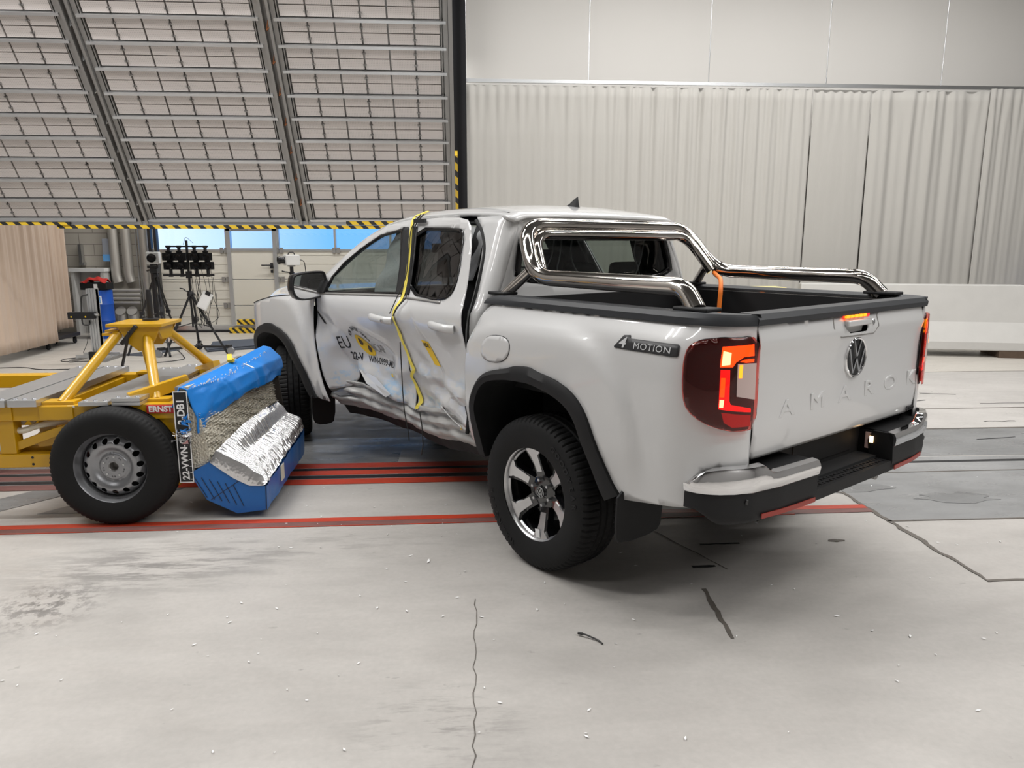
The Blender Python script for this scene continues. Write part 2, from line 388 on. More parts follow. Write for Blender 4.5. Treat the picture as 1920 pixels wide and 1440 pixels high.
def interp(x, X, Y):            # smooth (Catmull-Rom) interpolation
    n = len(X)
    if x <= X[0]: return Y[0]
    if x >= X[-1]: return Y[-1]
    i = 0
    while x > X[i + 1]: i += 1
    h = X[i + 1] - X[i]; t = (x - X[i]) / h
    def sl(j):
        if j == 0: return (Y[1] - Y[0]) / (X[1] - X[0])
        if j == n - 1: return (Y[-1] - Y[-2]) / (X[-1] - X[-2])
        a = (Y[j] - Y[j - 1]) / (X[j] - X[j - 1]); b = (Y[j + 1] - Y[j]) / (X[j + 1] - X[j])
        return 0 if a * b <= 0 else 2 * a * b / (a + b)
    m0, m1 = sl(i) * h, sl(i + 1) * h
    return (2 * t ** 3 - 3 * t * t + 1) * Y[i] + (t ** 3 - 2 * t * t + t) * m0 + (-2 * t ** 3 + 3 * t * t) * Y[i + 1] + (t ** 3 - t * t) * m1
def sstep(a, b, x):
    t = max(0., min(1., (x - a) / (b - a))) if a != b else float(x > a)
    return t * t * (3 - 2 * t)
def text_mesh(txt, size, bold=0., extrude=0., bev=0., sp=1., align='CENTER', sx=1., res=4):
    c = bpy.data.curves.new('lettering', 'FONT'); c.body = txt; c.size = size; c.offset = bold; c.extrude = extrude; c.bevel_depth = bev
    c.space_character = sp; c.align_x = align; c.align_y = 'CENTER'; c.resolution_u = res; c.fill_mode = 'BOTH' if extrude else 'FRONT'
    o = bpy.data.objects.new('lettering', c); SC.collection.objects.link(o)
    dg = bpy.context.evaluated_depsgraph_get(); dg.update(); me = bpy.data.meshes.new_from_object(o.evaluated_get(dg))
    mb = MB(); mb.v = [(v.co.x * sx, v.co.y, v.co.z) for v in me.vertices]; mb.f = [tuple(p.vertices) for p in me.polygons]
    bpy.data.objects.remove(o); bpy.data.curves.remove(c); bpy.data.meshes.remove(me)
    return mb
def dice(mb, step):             # cut a flat mesh by a lattice so it can follow a curved surface
    me = bpy.data.meshes.new('tmp'); me.from_pydata(mb.v, [], mb.f); bm = bmesh.new(); bm.from_mesh(me)
    for ax in (0, 1):
        lo = min(v[ax] for v in mb.v); hi = max(v[ax] for v in mb.v); a = math.floor(lo / step) * step + step
        while a < hi:
            co = [0, 0, 0]; no = [0, 0, 0]; co[ax] = a; no[ax] = 1
            bmesh.ops.bisect_plane(bm, geom=bm.verts[:] + bm.edges[:] + bm.faces[:], plane_co=co, plane_no=no); a += step
    bm.verts.ensure_lookup_table(); out = MB(); out.v = [tuple(v.co) for v in bm.verts]; out.f = [tuple(v.index for v in f.verts) for f in bm.faces]
    bm.free(); bpy.data.meshes.remove(me); return out
def disc2d(cx, cy, rx, ry=None, n=32):
    ry = ry or rx; return [(cx + rx * math.cos(2 * PI * k / n), cy + ry * math.sin(2 * PI * k / n)) for k in range(n)]

# ================================================================ THE SETTING
struct('floor', MB().box(-9.2, 11.2, -8, 10.3, -.3, 0), 'floor_concrete', smooth=0)
struct('wall_left', MB().box(-9.2, -9, -8, 10.3, 0, 7.2), 'wall_dark', smooth=0)
struct('wall_right', MB().box(11, 11.2, -8, 10.3, 0, 7.2), 'wall_dark', smooth=0)
struct('wall_front', MB().box(-9.2, 11.2, -8.2, -8, 0, 7.2), 'wall_dark', smooth=0)
struct('ceiling', MB().box(-9.2, 11.2, -8.2, 10.3, 7.2, 7.4), 'ceiling_paint', smooth=0)
wbk = MB().box(-9, -6.72, 10.06, 10.3, 0, 7.2).box(-6.72, 0, 10.06, 10.3, 2.75, 7.2).box(0, 11, 10.06, 10.3, 0, 7.2)
struct('wall_back', wbk, 'block_wall', smooth=0)
_k = [0]
def trim(pts, m, z=.002, t=.0015):
    """flat painted strips, plates and joints lying in the floor"""
    _k[0] += 1
    return struct('trim_%d' % _k[0], MB().prism(pts, 2, z - t, z), m, smooth=0)
def strip(x0, x1, ya0, ya1, yb0, yb1, m, z=.002):
    return trim([(x0, ya0), (x1, yb0), (x1, yb1), (x0, ya1)], m, z)
XL, XR = -9, 10.9
trim([(1.4, -.03), (1.41, .45), (-.2, .88), (XR, .88), (XR, -.10), (3.6, -.07)], 'floor_plate', .0016)
trim([(XL, 1.36), (XR, 1.18), (XR, 2.06), (XL, 2.10)], 'floor_plate_dark', .0016)
strip(XL, XR, .88, 1.36, .88, 1.14, 'floor_plate', .0022)
trim([(2.1, 2.06), (XR, 2.06), (XR, 4.9), (-.3, 4.9), (-.3, 2.08)], 'floor_pale', .0012)
trim([(-9, 4.9), (XR, 4.9), (XR, 10.05), (-9, 10.05)], 'floor_far', .0012)
for (a0, a1, m, ml) in [(1.245, 1.358, 'red_paint', 'red_worn'), (1.185, 1.235, 'groove', 'groove'), (1.078, 1.18, 'red_paint', 'red_worn'), (.996, 1.066, 'groove', 'groove'), (.872, .984, 'red_paint', 'red_worn')]:
    strip(-9, -3.4, a0, a1, a0, a1, ml, .0034); strip(-3.4, .9, a0, a1, a0, a1, m, .0034)
strip(.9, XR, 1.085, 1.135, 1.085, 1.125, 'groove', .0034)
strip(.9, XR, .865, .88, .865, .875, 'seam', .0034)
strip(-9, 1.40, .165, .225, .182, .243, 'red_paint', .0034)
strip(-9, 1.40, .100, .163, .115, .180, 'red_worn', .0034)
strip(-9, .9, .092, .100, .105, .113, 'red_paint', .0036)
for x0 in (-5.6, -4.9, -4.35, -3.7):
    trim([(x0, .42), (x0 + .34, .42), (x0 + .72, .86), (x0 + .38, .86)], 'floor_plate_dark', .0028)
trim([(-1.6, 1.36), (.9, 1.36), (.9, 1.7), (-1.6, 1.7)], 'floor_concrete', .0028)
strip(1.4, XR, -.045, -.03, -.115, -.10, 'seam', .003)
strip(-.3, XR, 2.055, 2.085, 2.05, 2.08, 'seam', .003)
strip(0, XR, 2.84, 2.86, 2.84, 2.86, 'seam', .003)
strip(0, XR, 4.88, 4.9, 4.88, 4.9, 'seam', .003)
def crack(pts, w, m='seam', z=.003):
    L = []; R = []
    for i, p in enumerate(pts):
        a = Vector(pts[max(0, i - 1)]); b = Vector(pts[min(len(pts) - 1, i + 1)]); d = (b - a).normalized(); nrm = Vector((-d.y, d.x))
        ww = w * random.uniform(.6, 1.25); L.append(tuple(Vector(p) + nrm * ww / 2)); R.append(tuple(Vector(p) - nrm * ww / 2))
    return trim(L + R[::-1], m, z)
def wob(a, b, n, j): return [(a[0] + (b[0] - a[0]) * i / n + random.uniform(-j, j) * (0 < i < n), a[1] + (b[1] - a[1]) * i / n + random.uniform(-j, j) * (0 < i < n)) for i in range(n + 1)]
crack(wob((.95, .75), (1.39, .47), 8, .012) + wob((1.39, .47), (1.41, -.05), 10, .008)[1:] + wob((1.41, -.05), (1.44, -.83), 14, .012)[1:] + wob((1.44, -.83), (3.2, -.85), 12, .006)[1:], .03)
crack(wob((.03, -.82), (.005, -1.27), 12, .004), .02)
crack(wob((-1.06, -.85), (-1.09, -2.2), 24, .008), .003)
crack(wob((.18, -.30), (.40, -.30), 5, .003), .012, 'groove'); crack(wob((.05, -.58), (.17, -.575), 4, .003), .02, 'groove')
crack(wob((-.02, -.10), (.22, -.62), 8, .004), .004)
for (x, y, L, a) in [(3.2, 3.3, .2, .1), (3.45, 3.15, .35, .6), (4.2, 3.05, .5, .0), (3.9, 3.6, .4, -.5), (4.9, 2.7, .4, 0), (3.2, 1.7, .4, .3), (4.2, 1.65, .6, .2), (3.7, 2.3, .3, 0), (5.2, 1.5, .7, .1)]:
    crack(wob((x, y), (x + L * math.cos(a), y + L * math.sin(a) * .5), 5, .01), .018, 'groove')
for (x, y, r) in [(.95, -.30, .045), (2.1, .33, .25), (3.6, .45, .5), (1.55, .55, .2), (5.0, .35, .5)]:
    trim([(x + r * random.uniform(.6, 1.3) * math.cos(k * .4), y + r * random.uniform(.25, .5) * math.sin(k * .4)) for k in range(16)], 'seam' if r < .1 else 'floor_plate_dark', .0038)
# garage door with window band, pedestrian door inside it
g = MB(); zc = [0.03, .48, .96, 1.49]
for a, b in zip(zc, zc[1:]):
    for (x0, x1) in [(-6.68, -5.40), (-4.52, -.02)]: g.box(x0, x1, 10.10, 10.16, a + .008, b - .008)
for k in range(9):
    zz = .12 + k * .16
    for (x0, x1) in [(-6.68, -5.40), (-4.52, -.02)]: g.box(x0, x1, 10.094, 10.102, zz, zz + .02)
g.box(-6.72, -6.66, 10.08, 10.18, 0, 2.75).box(-.05, 0, 10.08, 10.18, 0, 2.75).box(-6.7, 0, 10.08, 10.18, 2.1, 2.75)
dr = struct('door_1', g, 'concrete', smooth=0)
dr.data.materials.clear(); dr.data.materials.append(mat('door_cream', (.60, .575, .51), .45))
f = MB()
for x in (-6.66, -5.41, -4.48, -3.44, -2.42, -1.38, -.3): f.box(x - .02, x + .02, 10.085, 10.165, 1.49, 2.1)
f.box(-6.66, -5.4, 10.085, 10.165, 1.47, 1.51).box(-4.5, -.02, 10.085, 10.165, 1.47, 1.51).box(-6.66, 0, 10.085, 10.165, 2.02, 2.1)
for z in (.48, .96): f.box(-6.68, -.02, 10.105, 10.15, z - .01, z + .01)
fr_ = obj('window_frame', f, 'alu', dr, smooth=0)
hg = MB()
for x in (-5.46, -4.46, -3.42):
    for z in (.48, .96, 1.49): hg.box(x - .07, x - .01, 10.07, 10.1, z - .05, z + .05).box(x + .01, x + .07, 10.07, 10.1, z - .05, z + .05)
obj('hinge', hg, 'alu_dark', dr, smooth=0)
obj('pane', MB().box(-6.64, -5.43, 10.12, 10.13, 1.51, 2.02).box(-4.46, -.32, 10.12, 10.13, 1.51, 2.02), 'pane', dr, smooth=0)
struct('trim_40', MB().box(-6.5, -.1, 9.95, 10.09, .02, .12), 'alu', smooth=0)
struct('trim_41', MB().box(-6.5, -.1, 9.9, 10.05, .0, .035), 'groove', smooth=0)
p = MB()
for a, b in zip(zc, zc[1:]): p.box(-5.34, -4.56, 10.08, 10.14, a + .008, b - .008)
d2 = struct('door_2', p, 'door_cream', smooth=0)
q = MB().box(-5.40, -5.33, 10.05, 10.17, .03, 1.98).box(-4.57, -4.5, 10.05, 10.17, .03, 1.98).box(-5.4, -4.5, 10.05, 10.17, 1.84, 2.02).box(-5.34, -4.56, 10.06, 10.15, 1.48, 1.53)
obj('door_frame', q, 'alu', d2, smooth=0)
obj('pane', MB().box(-5.33, -4.57, 10.11, 10.12, 1.53, 1.84), 'pane', d2, smooth=0)
obj('handle', MB().tube([(-4.60, 10.07, 1.22), (-4.60, 10.0, 1.22), (-4.78, 10.0, 1.22)], .012).box(-4.63, -4.58, 10.03, 10.06, 1.16, 1.26).box(-4.625, -4.585, 10.03, 10.06, 1.08, 1.13), 'black_metal', d2)
obj('door_closer', MB().box(-5.3, -5.0, 10.0, 10.05, 1.86, 1.91).box(-5.1, -4.7, 10.02, 10.04, 1.89, 1.905), 'silver', d2, smooth=0)
struct('trim_50', MB().box(-60, 40, 10.35, 90, -.1, -.02), 'concrete', smooth=0)

# ---- wall services at the back left
def service(name, mb, m, label, cat, group=None, **k): return tag(obj(name, mb, m, **k), label, cat, group)
for i, (x, xb, lab) in enumerate([(-7.35, -7.27, 'light grey insulated wall duct nearest the beige curtain'), (-7.13, -7.05, 'light grey insulated wall duct, middle of the three'), (-6.80, -6.72, 'light grey insulated wall duct nearest the dark post')]):
    pts = [(x, 9.95, 4.6), (x, 9.95, 1.05), (x + .03, 9.95, .92)] if i < 2 else [(x, 9.92, 4.6), (x, 9.92, .55), (x + .08, 9.92, .25), (x + .08, 9.92, .0)]
    service('wall_duct', MB().tube(fillet(pts, .2), .085, 20), 'duct', lab, 'duct', 'wall ducts')
for i, x in enumerate((-7.28, -7.08)):
    service('duct_riser', MB().tube(fillet([(x, 9.80, .42), (x, 9.86, .38), (x, 9.86, .0)], .1), .09, 20), 'duct',
            ['short grey duct rising from the floor below the stacked pipes, left one', 'short grey duct rising from the floor below the stacked pipes, right one'][i], 'duct', 'floor ducts')
pp = MB()
for k in range(4): pp.tube(fillet([(-7.42, 9.82, .56 + k * .075), (-6.92 + .01 * k, 9.82, .56 + k * .075)], .05), .03, 12)
service('pipe_stack', pp, 'duct', 'stack of four short horizontal grey pipes between the ducts', 'pipes')
service('conduit', MB().tube([(-6.97, 9.98, 4.5), (-6.97, 9.98, 0)], .012, 8).tube([(-6.93, 9.98, 4.5), (-6.93, 9.98, 0)], .012, 8), 'silver', 'thin twin conduits on the back wall between the ducts', 'conduit')
t = thing('wall_post', 'tall dark steel post left of the garage door', 'post', (-6.58, 9.75, 0))
obj('column', MB().box(-.07, -.02, -.05, .05, 0, 5).box(.03, .08, -.05, .05, 0, 5), 'black_metal', t, smooth=0); obj('base_plate', MB().box(-.12, .12, -.1, .1, 0, .02), 'black_metal', t, smooth=0)
t = thing('switch_box', 'grey switch box on the back wall beside the ducts', 'electrical box', (-7.44, 9.98, 1.30))
obj('cover', MB().box(-.10, .10, -.06, .06, .08, .40), 'gray_box', t, bevel=.006); obj('label_strip', MB().box(-.10, .10, -.075, -.05, 0, .12), 'cyan_label', t, smooth=0)
service('light_fitting', MB().box(-7.98, -7.93, 9.95, 10.05, 1.26, 1.6).box(-8.0, -7.91, 9.97, 10.05, 1.23, 1.28), 'silver', 'narrow vertical metal fitting on the back wall near the curtain', 'fitting', smooth=0)
t = thing('steel_locker', 'low grey open steel frame cabinet behind the blue drum', 'cabinet', (-7.6, 9.86, 0))
obj('carcass', MB().box(-.45, -.40, -.12, .15, 0, 1.15).box(.06, .12, -.12, .15, 0, 1.15).box(-.45, .12, .12, .15, 0, 1.15), 'concrete', t, smooth=0)
obj('top', MB().box(-.47, .14, -.14, .16, 1.12, 1.18), 'white_plastic', t, smooth=0)
# blue drum with black case and red cloth
t = thing('blue_drum', 'tall blue drum standing against the back wall', 'drum', (-7.33, 9.2, 0))
obj('body', MB().lathe([(0, 0), (.19, 0), (.2, .02), (.2, .3), (.205, .31), (.2, .32), (.2, .58), (.205, .59), (.2, .6), (.2, .83), (0, .84)], (0, 0, 0), 2, 40), 'blue_drum', t)
obj('paper_label', MB().grid(lambda a, z: (.2035 * math.sin(a), -.2035 * math.cos(a), z), np.linspace(-.25, .55, 8), [.60, .74]), 'white_ink', t)
obj('label_print', MB().grid(lambda a, z: (.205 * math.sin(a), -.205 * math.cos(a), z), np.linspace(.05, .45, 6), [.62, .72]), 'cyan_label', t)
t = thing('equipment_case', 'black equipment case lying on top of the blue drum', 'case', (-7.33, 9.15, .84))
obj('shell', MB().box(-.23, .21, -.13, .13, 0, .12), 'black_plastic', t, bevel=.01); obj('label_tag', MB().box(.0, .06, -.134, -.128, .03, .1), 'white_ink', t, smooth=0)
rc = MB().grid(lambda u, v: (-7.33 + u, 9.13 + v, .963 + .085 * max(0, 1 - (u / .21) ** 2 - (v / .14) ** 2) ** .5 + .012 * math.sin(u * 40 + v * 25)), np.linspace(-.21, .19, 20), np.linspace(-.12, .12, 12))
service('red_cloth', rc, 'red_cloth', 'crumpled red cloth on the black case above the blue drum', 'cloth', solid=-.01)

# ---- curtains
def curtain(name, label, x0, x1, y, z0, z1, m, period, amp, seed, lean=0., axis=0, group=None, gather=0.):
    r = random.Random(seed); ph = [r.uniform(0, 6.28) for _ in range(6)]
    L = x1 - x0; n = int(L / .018); us = np.linspace(0, L, n); vs = np.linspace(z0, z1, 24)
    def fn(u, z):
        a = amp * (.45 + .55 * sstep(z0, z1, z)) * (.7 + .5 * math.sin(.55 * u + ph[5]))
        h = (z - z0) / (z1 - z0)
        w = math.sin(2 * PI * u / period + ph[0] + .7 * math.sin(1.3 * u + ph[1])) + .55 * math.sin(2 * PI * u / (period * .43) + ph[2] + .15 * z) + .3 * math.sin(2 * PI * u / (period * 2.7) + ph[3] + .35 * z)
        mod = .55 + .45 * math.sin(.9 * u + ph[4])
        g = gather * math.sin(2 * PI * u / .155 + ph[5]) * sstep(.80, 1, h)
        d = a * w * mod + g
        q = u + lean * (1 - h) * 1.
        return (x0 + q, y + d, z) if axis == 0 else (y + d, x0 + q, z)
    return tag(obj(name, MB().grid(fn, us, vs), m, smooth=180, solid=-.006), label, 'curtain', group)
curtain('curtain', 'wide pale grey folded curtain behind the truck cab', -1.05, 4.50, 8.0, .02, 4.02, 'curtain_grey', .25, .026, 3, gather=.014)
curtain('curtain', 'narrow grey curtain strip between two dark seams, right of the wide one', 4.53, 5.48, 8.03, .02, 4.02, 'curtain_grey', .30, .016, 5, gather=.012)
curtain('curtain', 'grey curtain behind the white concrete barrier', 5.50, 7.45, 8.0, .02, 4.02, 'curtain_grey', .42, .024, 8, gather=.012)
curtain('curtain', 'bunched grey curtain at the right edge with deep folds', 7.40, 10.9, 7.92, .02, 4.05, 'curtain_grey', .24, .085, 11, gather=.02)
curtain('curtain', 'beige pink curtain hanging at the left edge of the hall', 6.14, 7.76, -7.34, .12, 3.9, 'curtain_beige', .24, .075, 21, axis=1)
curtain('curtain', 'pale beige curtain end hanging just behind the pink one', 7.60, 8.72, -7.58, .25, 3.9, 'curtain_beige', .17, .045, 22, axis=1)
t = thing('curtain_rail', 'long aluminium curtain rail above the grey curtains', 'rail', (0, 8, 4.05))
obj('track', MB().box(-1.1, 10.9, -.03, .03, 0, .05), 'silver', t, smooth=0)
for i in range(7): obj('hanger_rod', MB().tube([(-1 + 1.9 * i, 0, .05), (-1 + 1.9 * i, 0, 3.14)], .008, 8), 'silver', t)
t = thing('beige_curtain_rail', 'aluminium rail carrying the beige curtains at the left', 'rail', (-7.4, 6.1, 3.9))
obj('track', MB().box(-.12, .12, 0, 2.7, 0, .04), 'silver', t, smooth=0)
for k in range(3): obj('hanger_rod', MB().tube([(0, .1 + 1.2 * k, .04), (0, .1 + 1.2 * k, 3.3)], .008, 8), 'silver', t)
struct('wall_partition', MB().box(-1.0, 11, 8.7, 8.8, 0, 7.2), 'wall_paint', smooth=0)
service('black_drape', MB().grid(lambda u, z: (-1.42 + u, 7.9 + .03 * math.sin(30 * u), z), np.linspace(0, .42, 30), np.linspace(0.0, 6, 4)), 'drape_black', 'narrow black drape between the lighting rig and grey curtain', 'drape', smooth=180, solid=-.006)
service('blue_pad', MB().box(8.35, 8.65, 7.45, 7.6, 0, 1.25), 'blue_drum', 'blue padded panel at the right edge of the hall', 'pad', bevel=.02)
# ---- concrete barrier
t = thing('concrete_barrier', 'white concrete safety barrier standing on wooden blocks before the curtain', 'barrier', (0, 0, 0))
prof = [(-.30, .10), (.30, .10), (.30, .22), (.16, .50), (.10, 1.03), (-.10, 1.03), (-.16, .50), (-.30, .22)]
A = Vector((4.0, 6.9, 0)); B_ = Vector((6.92, 6.18, 0)); dB = (B_ - A).normalized(); nB = Vector((-dB.y, dB.x, 0))
bm_ = MB(); n = len(prof)
bm_.add([(A + nB * a + Vector((0, 0, z))) for a, z in prof] + [(B_ + dB * (.24 - .18 * (z - .1)) + nB * a + Vector((0, 0, z))) for a, z in prof], [tuple(range(n)), tuple(range(n, 2 * n))[::-1]] + [(i, (i + 1) % n, n + (i + 1) % n, n + i) for i in range(n)])
obj('body', bm_, 'concrete', t, smooth=20, bevel=.015)
e = MB(); E0 = B_ + dB * .26; e.add([E0 + nB * a * .8 + Vector((0, 0, z)) for a, z in prof] + [E0 + dB * 1.8 + nB * a * .8 + Vector((0, 0, z)) for a, z in prof], [tuple(range(n)), tuple(range(n, 2 * n))[::-1]] + [(i, (i + 1) % n, n + (i + 1) % n, n + i) for i in range(n)])
tag(obj('concrete_barrier', e, 'concrete', smooth=20, bevel=.015), 'second pale concrete barrier cut off by the right picture edge', 'barrier')
for P_, lab in ((B_ - dB * .1, 'dark wooden block under the right end of the white barrier'), (A + dB * .5, 'dark wooden block under the hidden end of the white barrier')):
    service('wood_block', MB().beam(P_ - nB * .3 + Vector((0, 0, .05)), P_ + nB * .3 + Vector((0, 0, .05)), .36, .1), 'wood', lab, 'wood block', smooth=0)
service('wood_block', MB().beam(E0 + dB * .9 - nB * .24 + Vector((0, 0, .05)), E0 + dB * .9 + nB * .24 + Vector((0, 0, .05)), .36, .1), 'wood', 'dark wooden block under the second barrier at the right edge', 'wood block', smooth=0)
service('yellow_card', MB().box(3.15, 3.62, 6.5, 6.9, .0, .985), 'yellow_card', 'pale yellow board standing beyond the truck bed', 'board', smooth=0)

# ---- sloping lighting rig
RA = math.radians(35)
def rig_panel(x0, x1, cols, label, s1=3.45, off=0.):
    t = thing('lighting_panel', label, 'lighting rig', (x0, 6.0, 1.93), 0, 'sloping lighting panels'); t.rotation_euler = (RA, 0, 0)
    w = x1 - x0; fr = MB(); tl = MB(); rl = MB(); dk = MB()
    for x in (0, w - .05): fr.box(x, x + .05, -.03, .05, -.05, s1)
    fr.box(0, w, .0, .05, -.05, -.01).box(0, w, .0, .05, s1 - .05, s1)
    for x in (.065, w - .075): fr.box(x, x + .01, -.03, .02, 0, s1)
    pitch = .277; k = 0
    cw = (w - .16) / cols
    while k * pitch < s1 - .1:
        z = k * pitch + off
        for c in range(cols):
            for h in (0, 1):
                a = .08 + c * cw; zz = z + .024 + h * .124
                tl.box(a + .010, a + cw - .010, -.015, .01, zz + .006, zz + .118)
        k += 1
    k = 0
    while k * pitch < s1:
        z = k * pitch + off
        rl.box(.02, w - .02, -.05, .0, z - .012, z + .018); k += 1
    fx = MB(); k = 0
    while k * pitch < s1 - .1:
        for c in range(0, cols):
            a = .08 + c * cw + (0.012 if c % 2 else cw - .012)
            for h in (0, 1): fx.box(a - .008, a + .008, -.028, -.01, k * pitch + off + .075 + h * .124, k * pitch + off + .092 + h * .124)
        k += 1
    dk.box(.0, w, .02, .04, 0, s1)
    dk.add(fx.v, fx.f)
    obj('back_sheet', dk, 'alu_dark', t, smooth=0); obj('frame', fr, 'alu_dark', t, smooth=0); obj('tile_field', tl, 'tile', t, smooth=0)
    obj('cross_rail', rl, 'alu', t, smooth=0)
    return t
rig_panel(-9.0 + .02, -7.16, 6, 'sloping grey lighting panel beyond the left picture edge')
rig_panel(-7.12, -5.23, 6, 'sloping grey lighting panel above the beige curtain, leftmost in view', off=.01)
rig_panel(-5.10, -3.20, 6, 'sloping grey lighting panel above the camera tripods, middle of the rig')
rig_panel(-3.08, -1.22, 6, 'sloping grey lighting panel beside the grey curtain, rightmost of the rig')
for x, lab in ((-5.165, 'dark sloping rig rail with cables between left and middle panels'), (-3.14, 'dark sloping rig rail with orange cables between middle and right panels')):
    t = thing('rig_rail', lab, 'rail', (x, 6.0, 1.93)); t.rotation_euler = (RA, 0, 0)
    obj('channel', MB().box(-.055, -.025, -.07, .05, -.06, 3.5).box(.025, .055, -.07, .05, -.06, 3.5).box(-.025, .025, .02, .05, -.06, 3.5), 'alu_dark', t, smooth=0)
    cb = MB()
    for k in range(9):
        cb = MB(); z = .2 + k * .36; cb.tube(fillet([(-.02, .01, z), (.02, -.03, z + .06), (-.015, -.05, z + .02), (.015, -.02, z + .12)], .03), .006, 6)
        obj('cable_loop', cb, 'copper' if x > -4 else 'silver', t)
t = thing('rig_beam', 'long aluminium beam with hazard tape along the bottom of the rig', 'beam', (0, 6.0, 1.90))
obj('beam', MB().box(-9, -1.2, -.02, .10, -.045, .0).box(-7.1, -5.25, -.06, -.02, -.01, .03).box(-5.1, -3.2, -.06, -.02, -.005, .015), 'alu', t, smooth=0)
obj('hazard_tape', MB().box(-6.25, -1.25, -.03, -.018, -.095, -.05), 'hazard', t, smooth=0)
obj('hazard_tape', MB().box(-9, -6.08, -.05, -.03, -.055, -.015), 'hazard', t, smooth=0)
obj('hazard_tape', MB().box(-2.6, -1.25, -.045, -.03, -.045, -.0), 'hazard', t, smooth=0)
t = thing('rig_side_rail', 'vertical grey rail with hazard tape at the right end of the rig', 'rail', (-1.17, 6.0, 1.93)); t.rotation_euler = (RA, 0, 0)
obj('rail', MB().box(-.045, 0, -.05, .06, -.1, 3.5), 'alu_dark', t, smooth=0)
obj('hazard_tape', MB().box(.0, .035, -.052, .062, -.1, .95), 'hazard_v', t, smooth=0)
for i, x in enumerate((-8.9, -7.14, -5.165, -3.14, -1.19)):
    tag(obj('suspension_rod', MB().tube([(x, 4.06, 4.72), (x, 4.06, 7.2)], .012, 8), 'silver'), 'steel rod hanging the rig from the ceiling, ' + ['at its far left end', 'between its first two panels', 'over the rail left of the middle panel', 'over the rail right of the middle panel', 'at its right end beside the grey curtain'][i], 'rod')

# ================================================================ PICKUP TRUCK (truck frame: x forward, y left, z up, origin under rear axle)
TR = thing('pickup_truck', 'white double cab pickup truck with its driver side doors crushed by the blue barrier', 'pickup truck', (0, 0, 0), math.radians(124.777))
ZK = [.40, .52, .65, .85, 1.0, 1.15, 1.24, 1.29, 1.33, 1.50, 1.70, 1.76, 1.80]
YK = [.885, .915, .93, .945, .95, .945, .928, .898, .875, .802, .722, .695, .66]
def S0(z): return interp(z, ZK, YK)
def archbump(x, z, cx, r):      # pressed wheel-arch shoulder in the fender
    d = (abs((x - cx) / .66) ** 3.2 + abs((z - .42) / .78) ** 3.2) ** (1 / 3.2)
    return .022 * (1 - sstep(1.0, 1.09, d)) * sstep(.55, .80, z)
def side(u, z, off=0., s=1):
    y = S0(z) + archbump(u, z, 0, 0) + archbump(u, z, 3.27, 0)
    if u < -.80:
        f = min(PI / 2, (-.80 - u) / .4 * PI / 2); x = -.80 - (.27 + off) * math.sin(f); y = .72 + (y - .72 + off) * math.cos(f)
        if u < -1.2: y = .72 - (-1.2 - u)
    elif u > 3.45:
        f = min(PI / 2, (u - 3.45) / 1.15 * PI / 2); x = 3.45 + (.80 + off) * math.sin(f) ** .95; y = (y + off) * math.cos(f) ** .55 if f < PI / 2 - .001 else 0
    else: x = u; y += off
    return (x, y * s, z)
def tent(x, z, x0, z0, x1, z1, w):  # sharp ridge along a segment
    dx, dz = x1 - x0, z1 - z0; L2 = dx * dx + dz * dz; t = max(0, min(1, ((x - x0) * dx + (z - z0) * dz) / L2))
    d = math.hypot(x - x0 - t * dx, z - z0 - t * dz); return max(0, 1 - d / w)
def dent(x, z):
    fx = sstep(2.50, 1.95, x) * (1 - .75 * sstep(1.15, .62, x)); fz = sstep(1.22, .80, z)
    d = .115 * fx * fz
    d += .045 * sstep(2.42, 2.2, x) * sstep(1.05, .72, z) * sstep(1.3, 1.8, x)
    d += .030 * tent(x, z, 2.44, 1.10, 1.60, .82, .16) - .028 * tent(x, z, 1.95, .74, 1.28, .84, .10)
    d -= .05 * tent(x, z, 2.05, .70, 1.55, .62, .10) + .03 * tent(x, z, 1.25, 1.20, .98, .86, .09)
    d += .035 * tent(x, z, 1.16, 1.1, .86, .74, .12) + .03 * tent(x, z, 1.0, .80, .55, .70, .08)
    d -= .035 * tent(x, z, 1.15, .84, .62, .78, .07) + .035 * tent(x, z, 1.02, .60, .80, .72, .08) - .035 * tent(x, z, 1.2, .66, .72, .58, .10)
    d += .022 * tent(x, z, 2.25, .80, 1.95, .60, .10) + .02 * tent(x, z, 2.35, 1.02, 2.10, .60, .12)
    k = sstep(1.0, .75, z) * fx
    d += k * .007 * (math.sin(11 * x + 17 * z) + math.sin(23 * x - 13 * z + 1) * .6)
    return d
def doorS(x, z, off=0.):
    y = S0(z) + off - dent(x, z) * 1.
    y += .055 * sstep(1.25, .55, x) * sstep(.95, 1.35, z)      # rear door frame sprung outwards
    return (x, y, z)
PT = dict(parent=TR)
# --- bed sides
bed_out = [(.36, 1.318), (.41, 1.28), (.455, 1.19), (.495, 1.10), (.515, .92), (.525, .73), (.525, .58), (.47, .53), (.472, .72), (.452, .82), (.38, .915), (.29, .965), (.11, 1.0), (-.07, 1.0), (-.21, .985), (-.31, .945), (-.38, .88), (-.42, .82), (-.48, .69), (-.53, .58), (-.575, .525),
           (-.92, .584), (-.938, .661), (-.964, .715), (-.989, .745), (-1.05, .755), (-1.195, .747), (-1.196, 1.318)]
def mir(fn): return lambda u, v: (lambda p: (p[0], -p[1], p[2]))(fn(u, v))
obj('bed_side', panel(bed_out, side, .028), 'white_paint', TR, smooth=60, solid=.006)
obj('bed_side', panel(bed_out, mir(side), .04, flip=True), 'white_paint', TR, smooth=60, solid=.006)
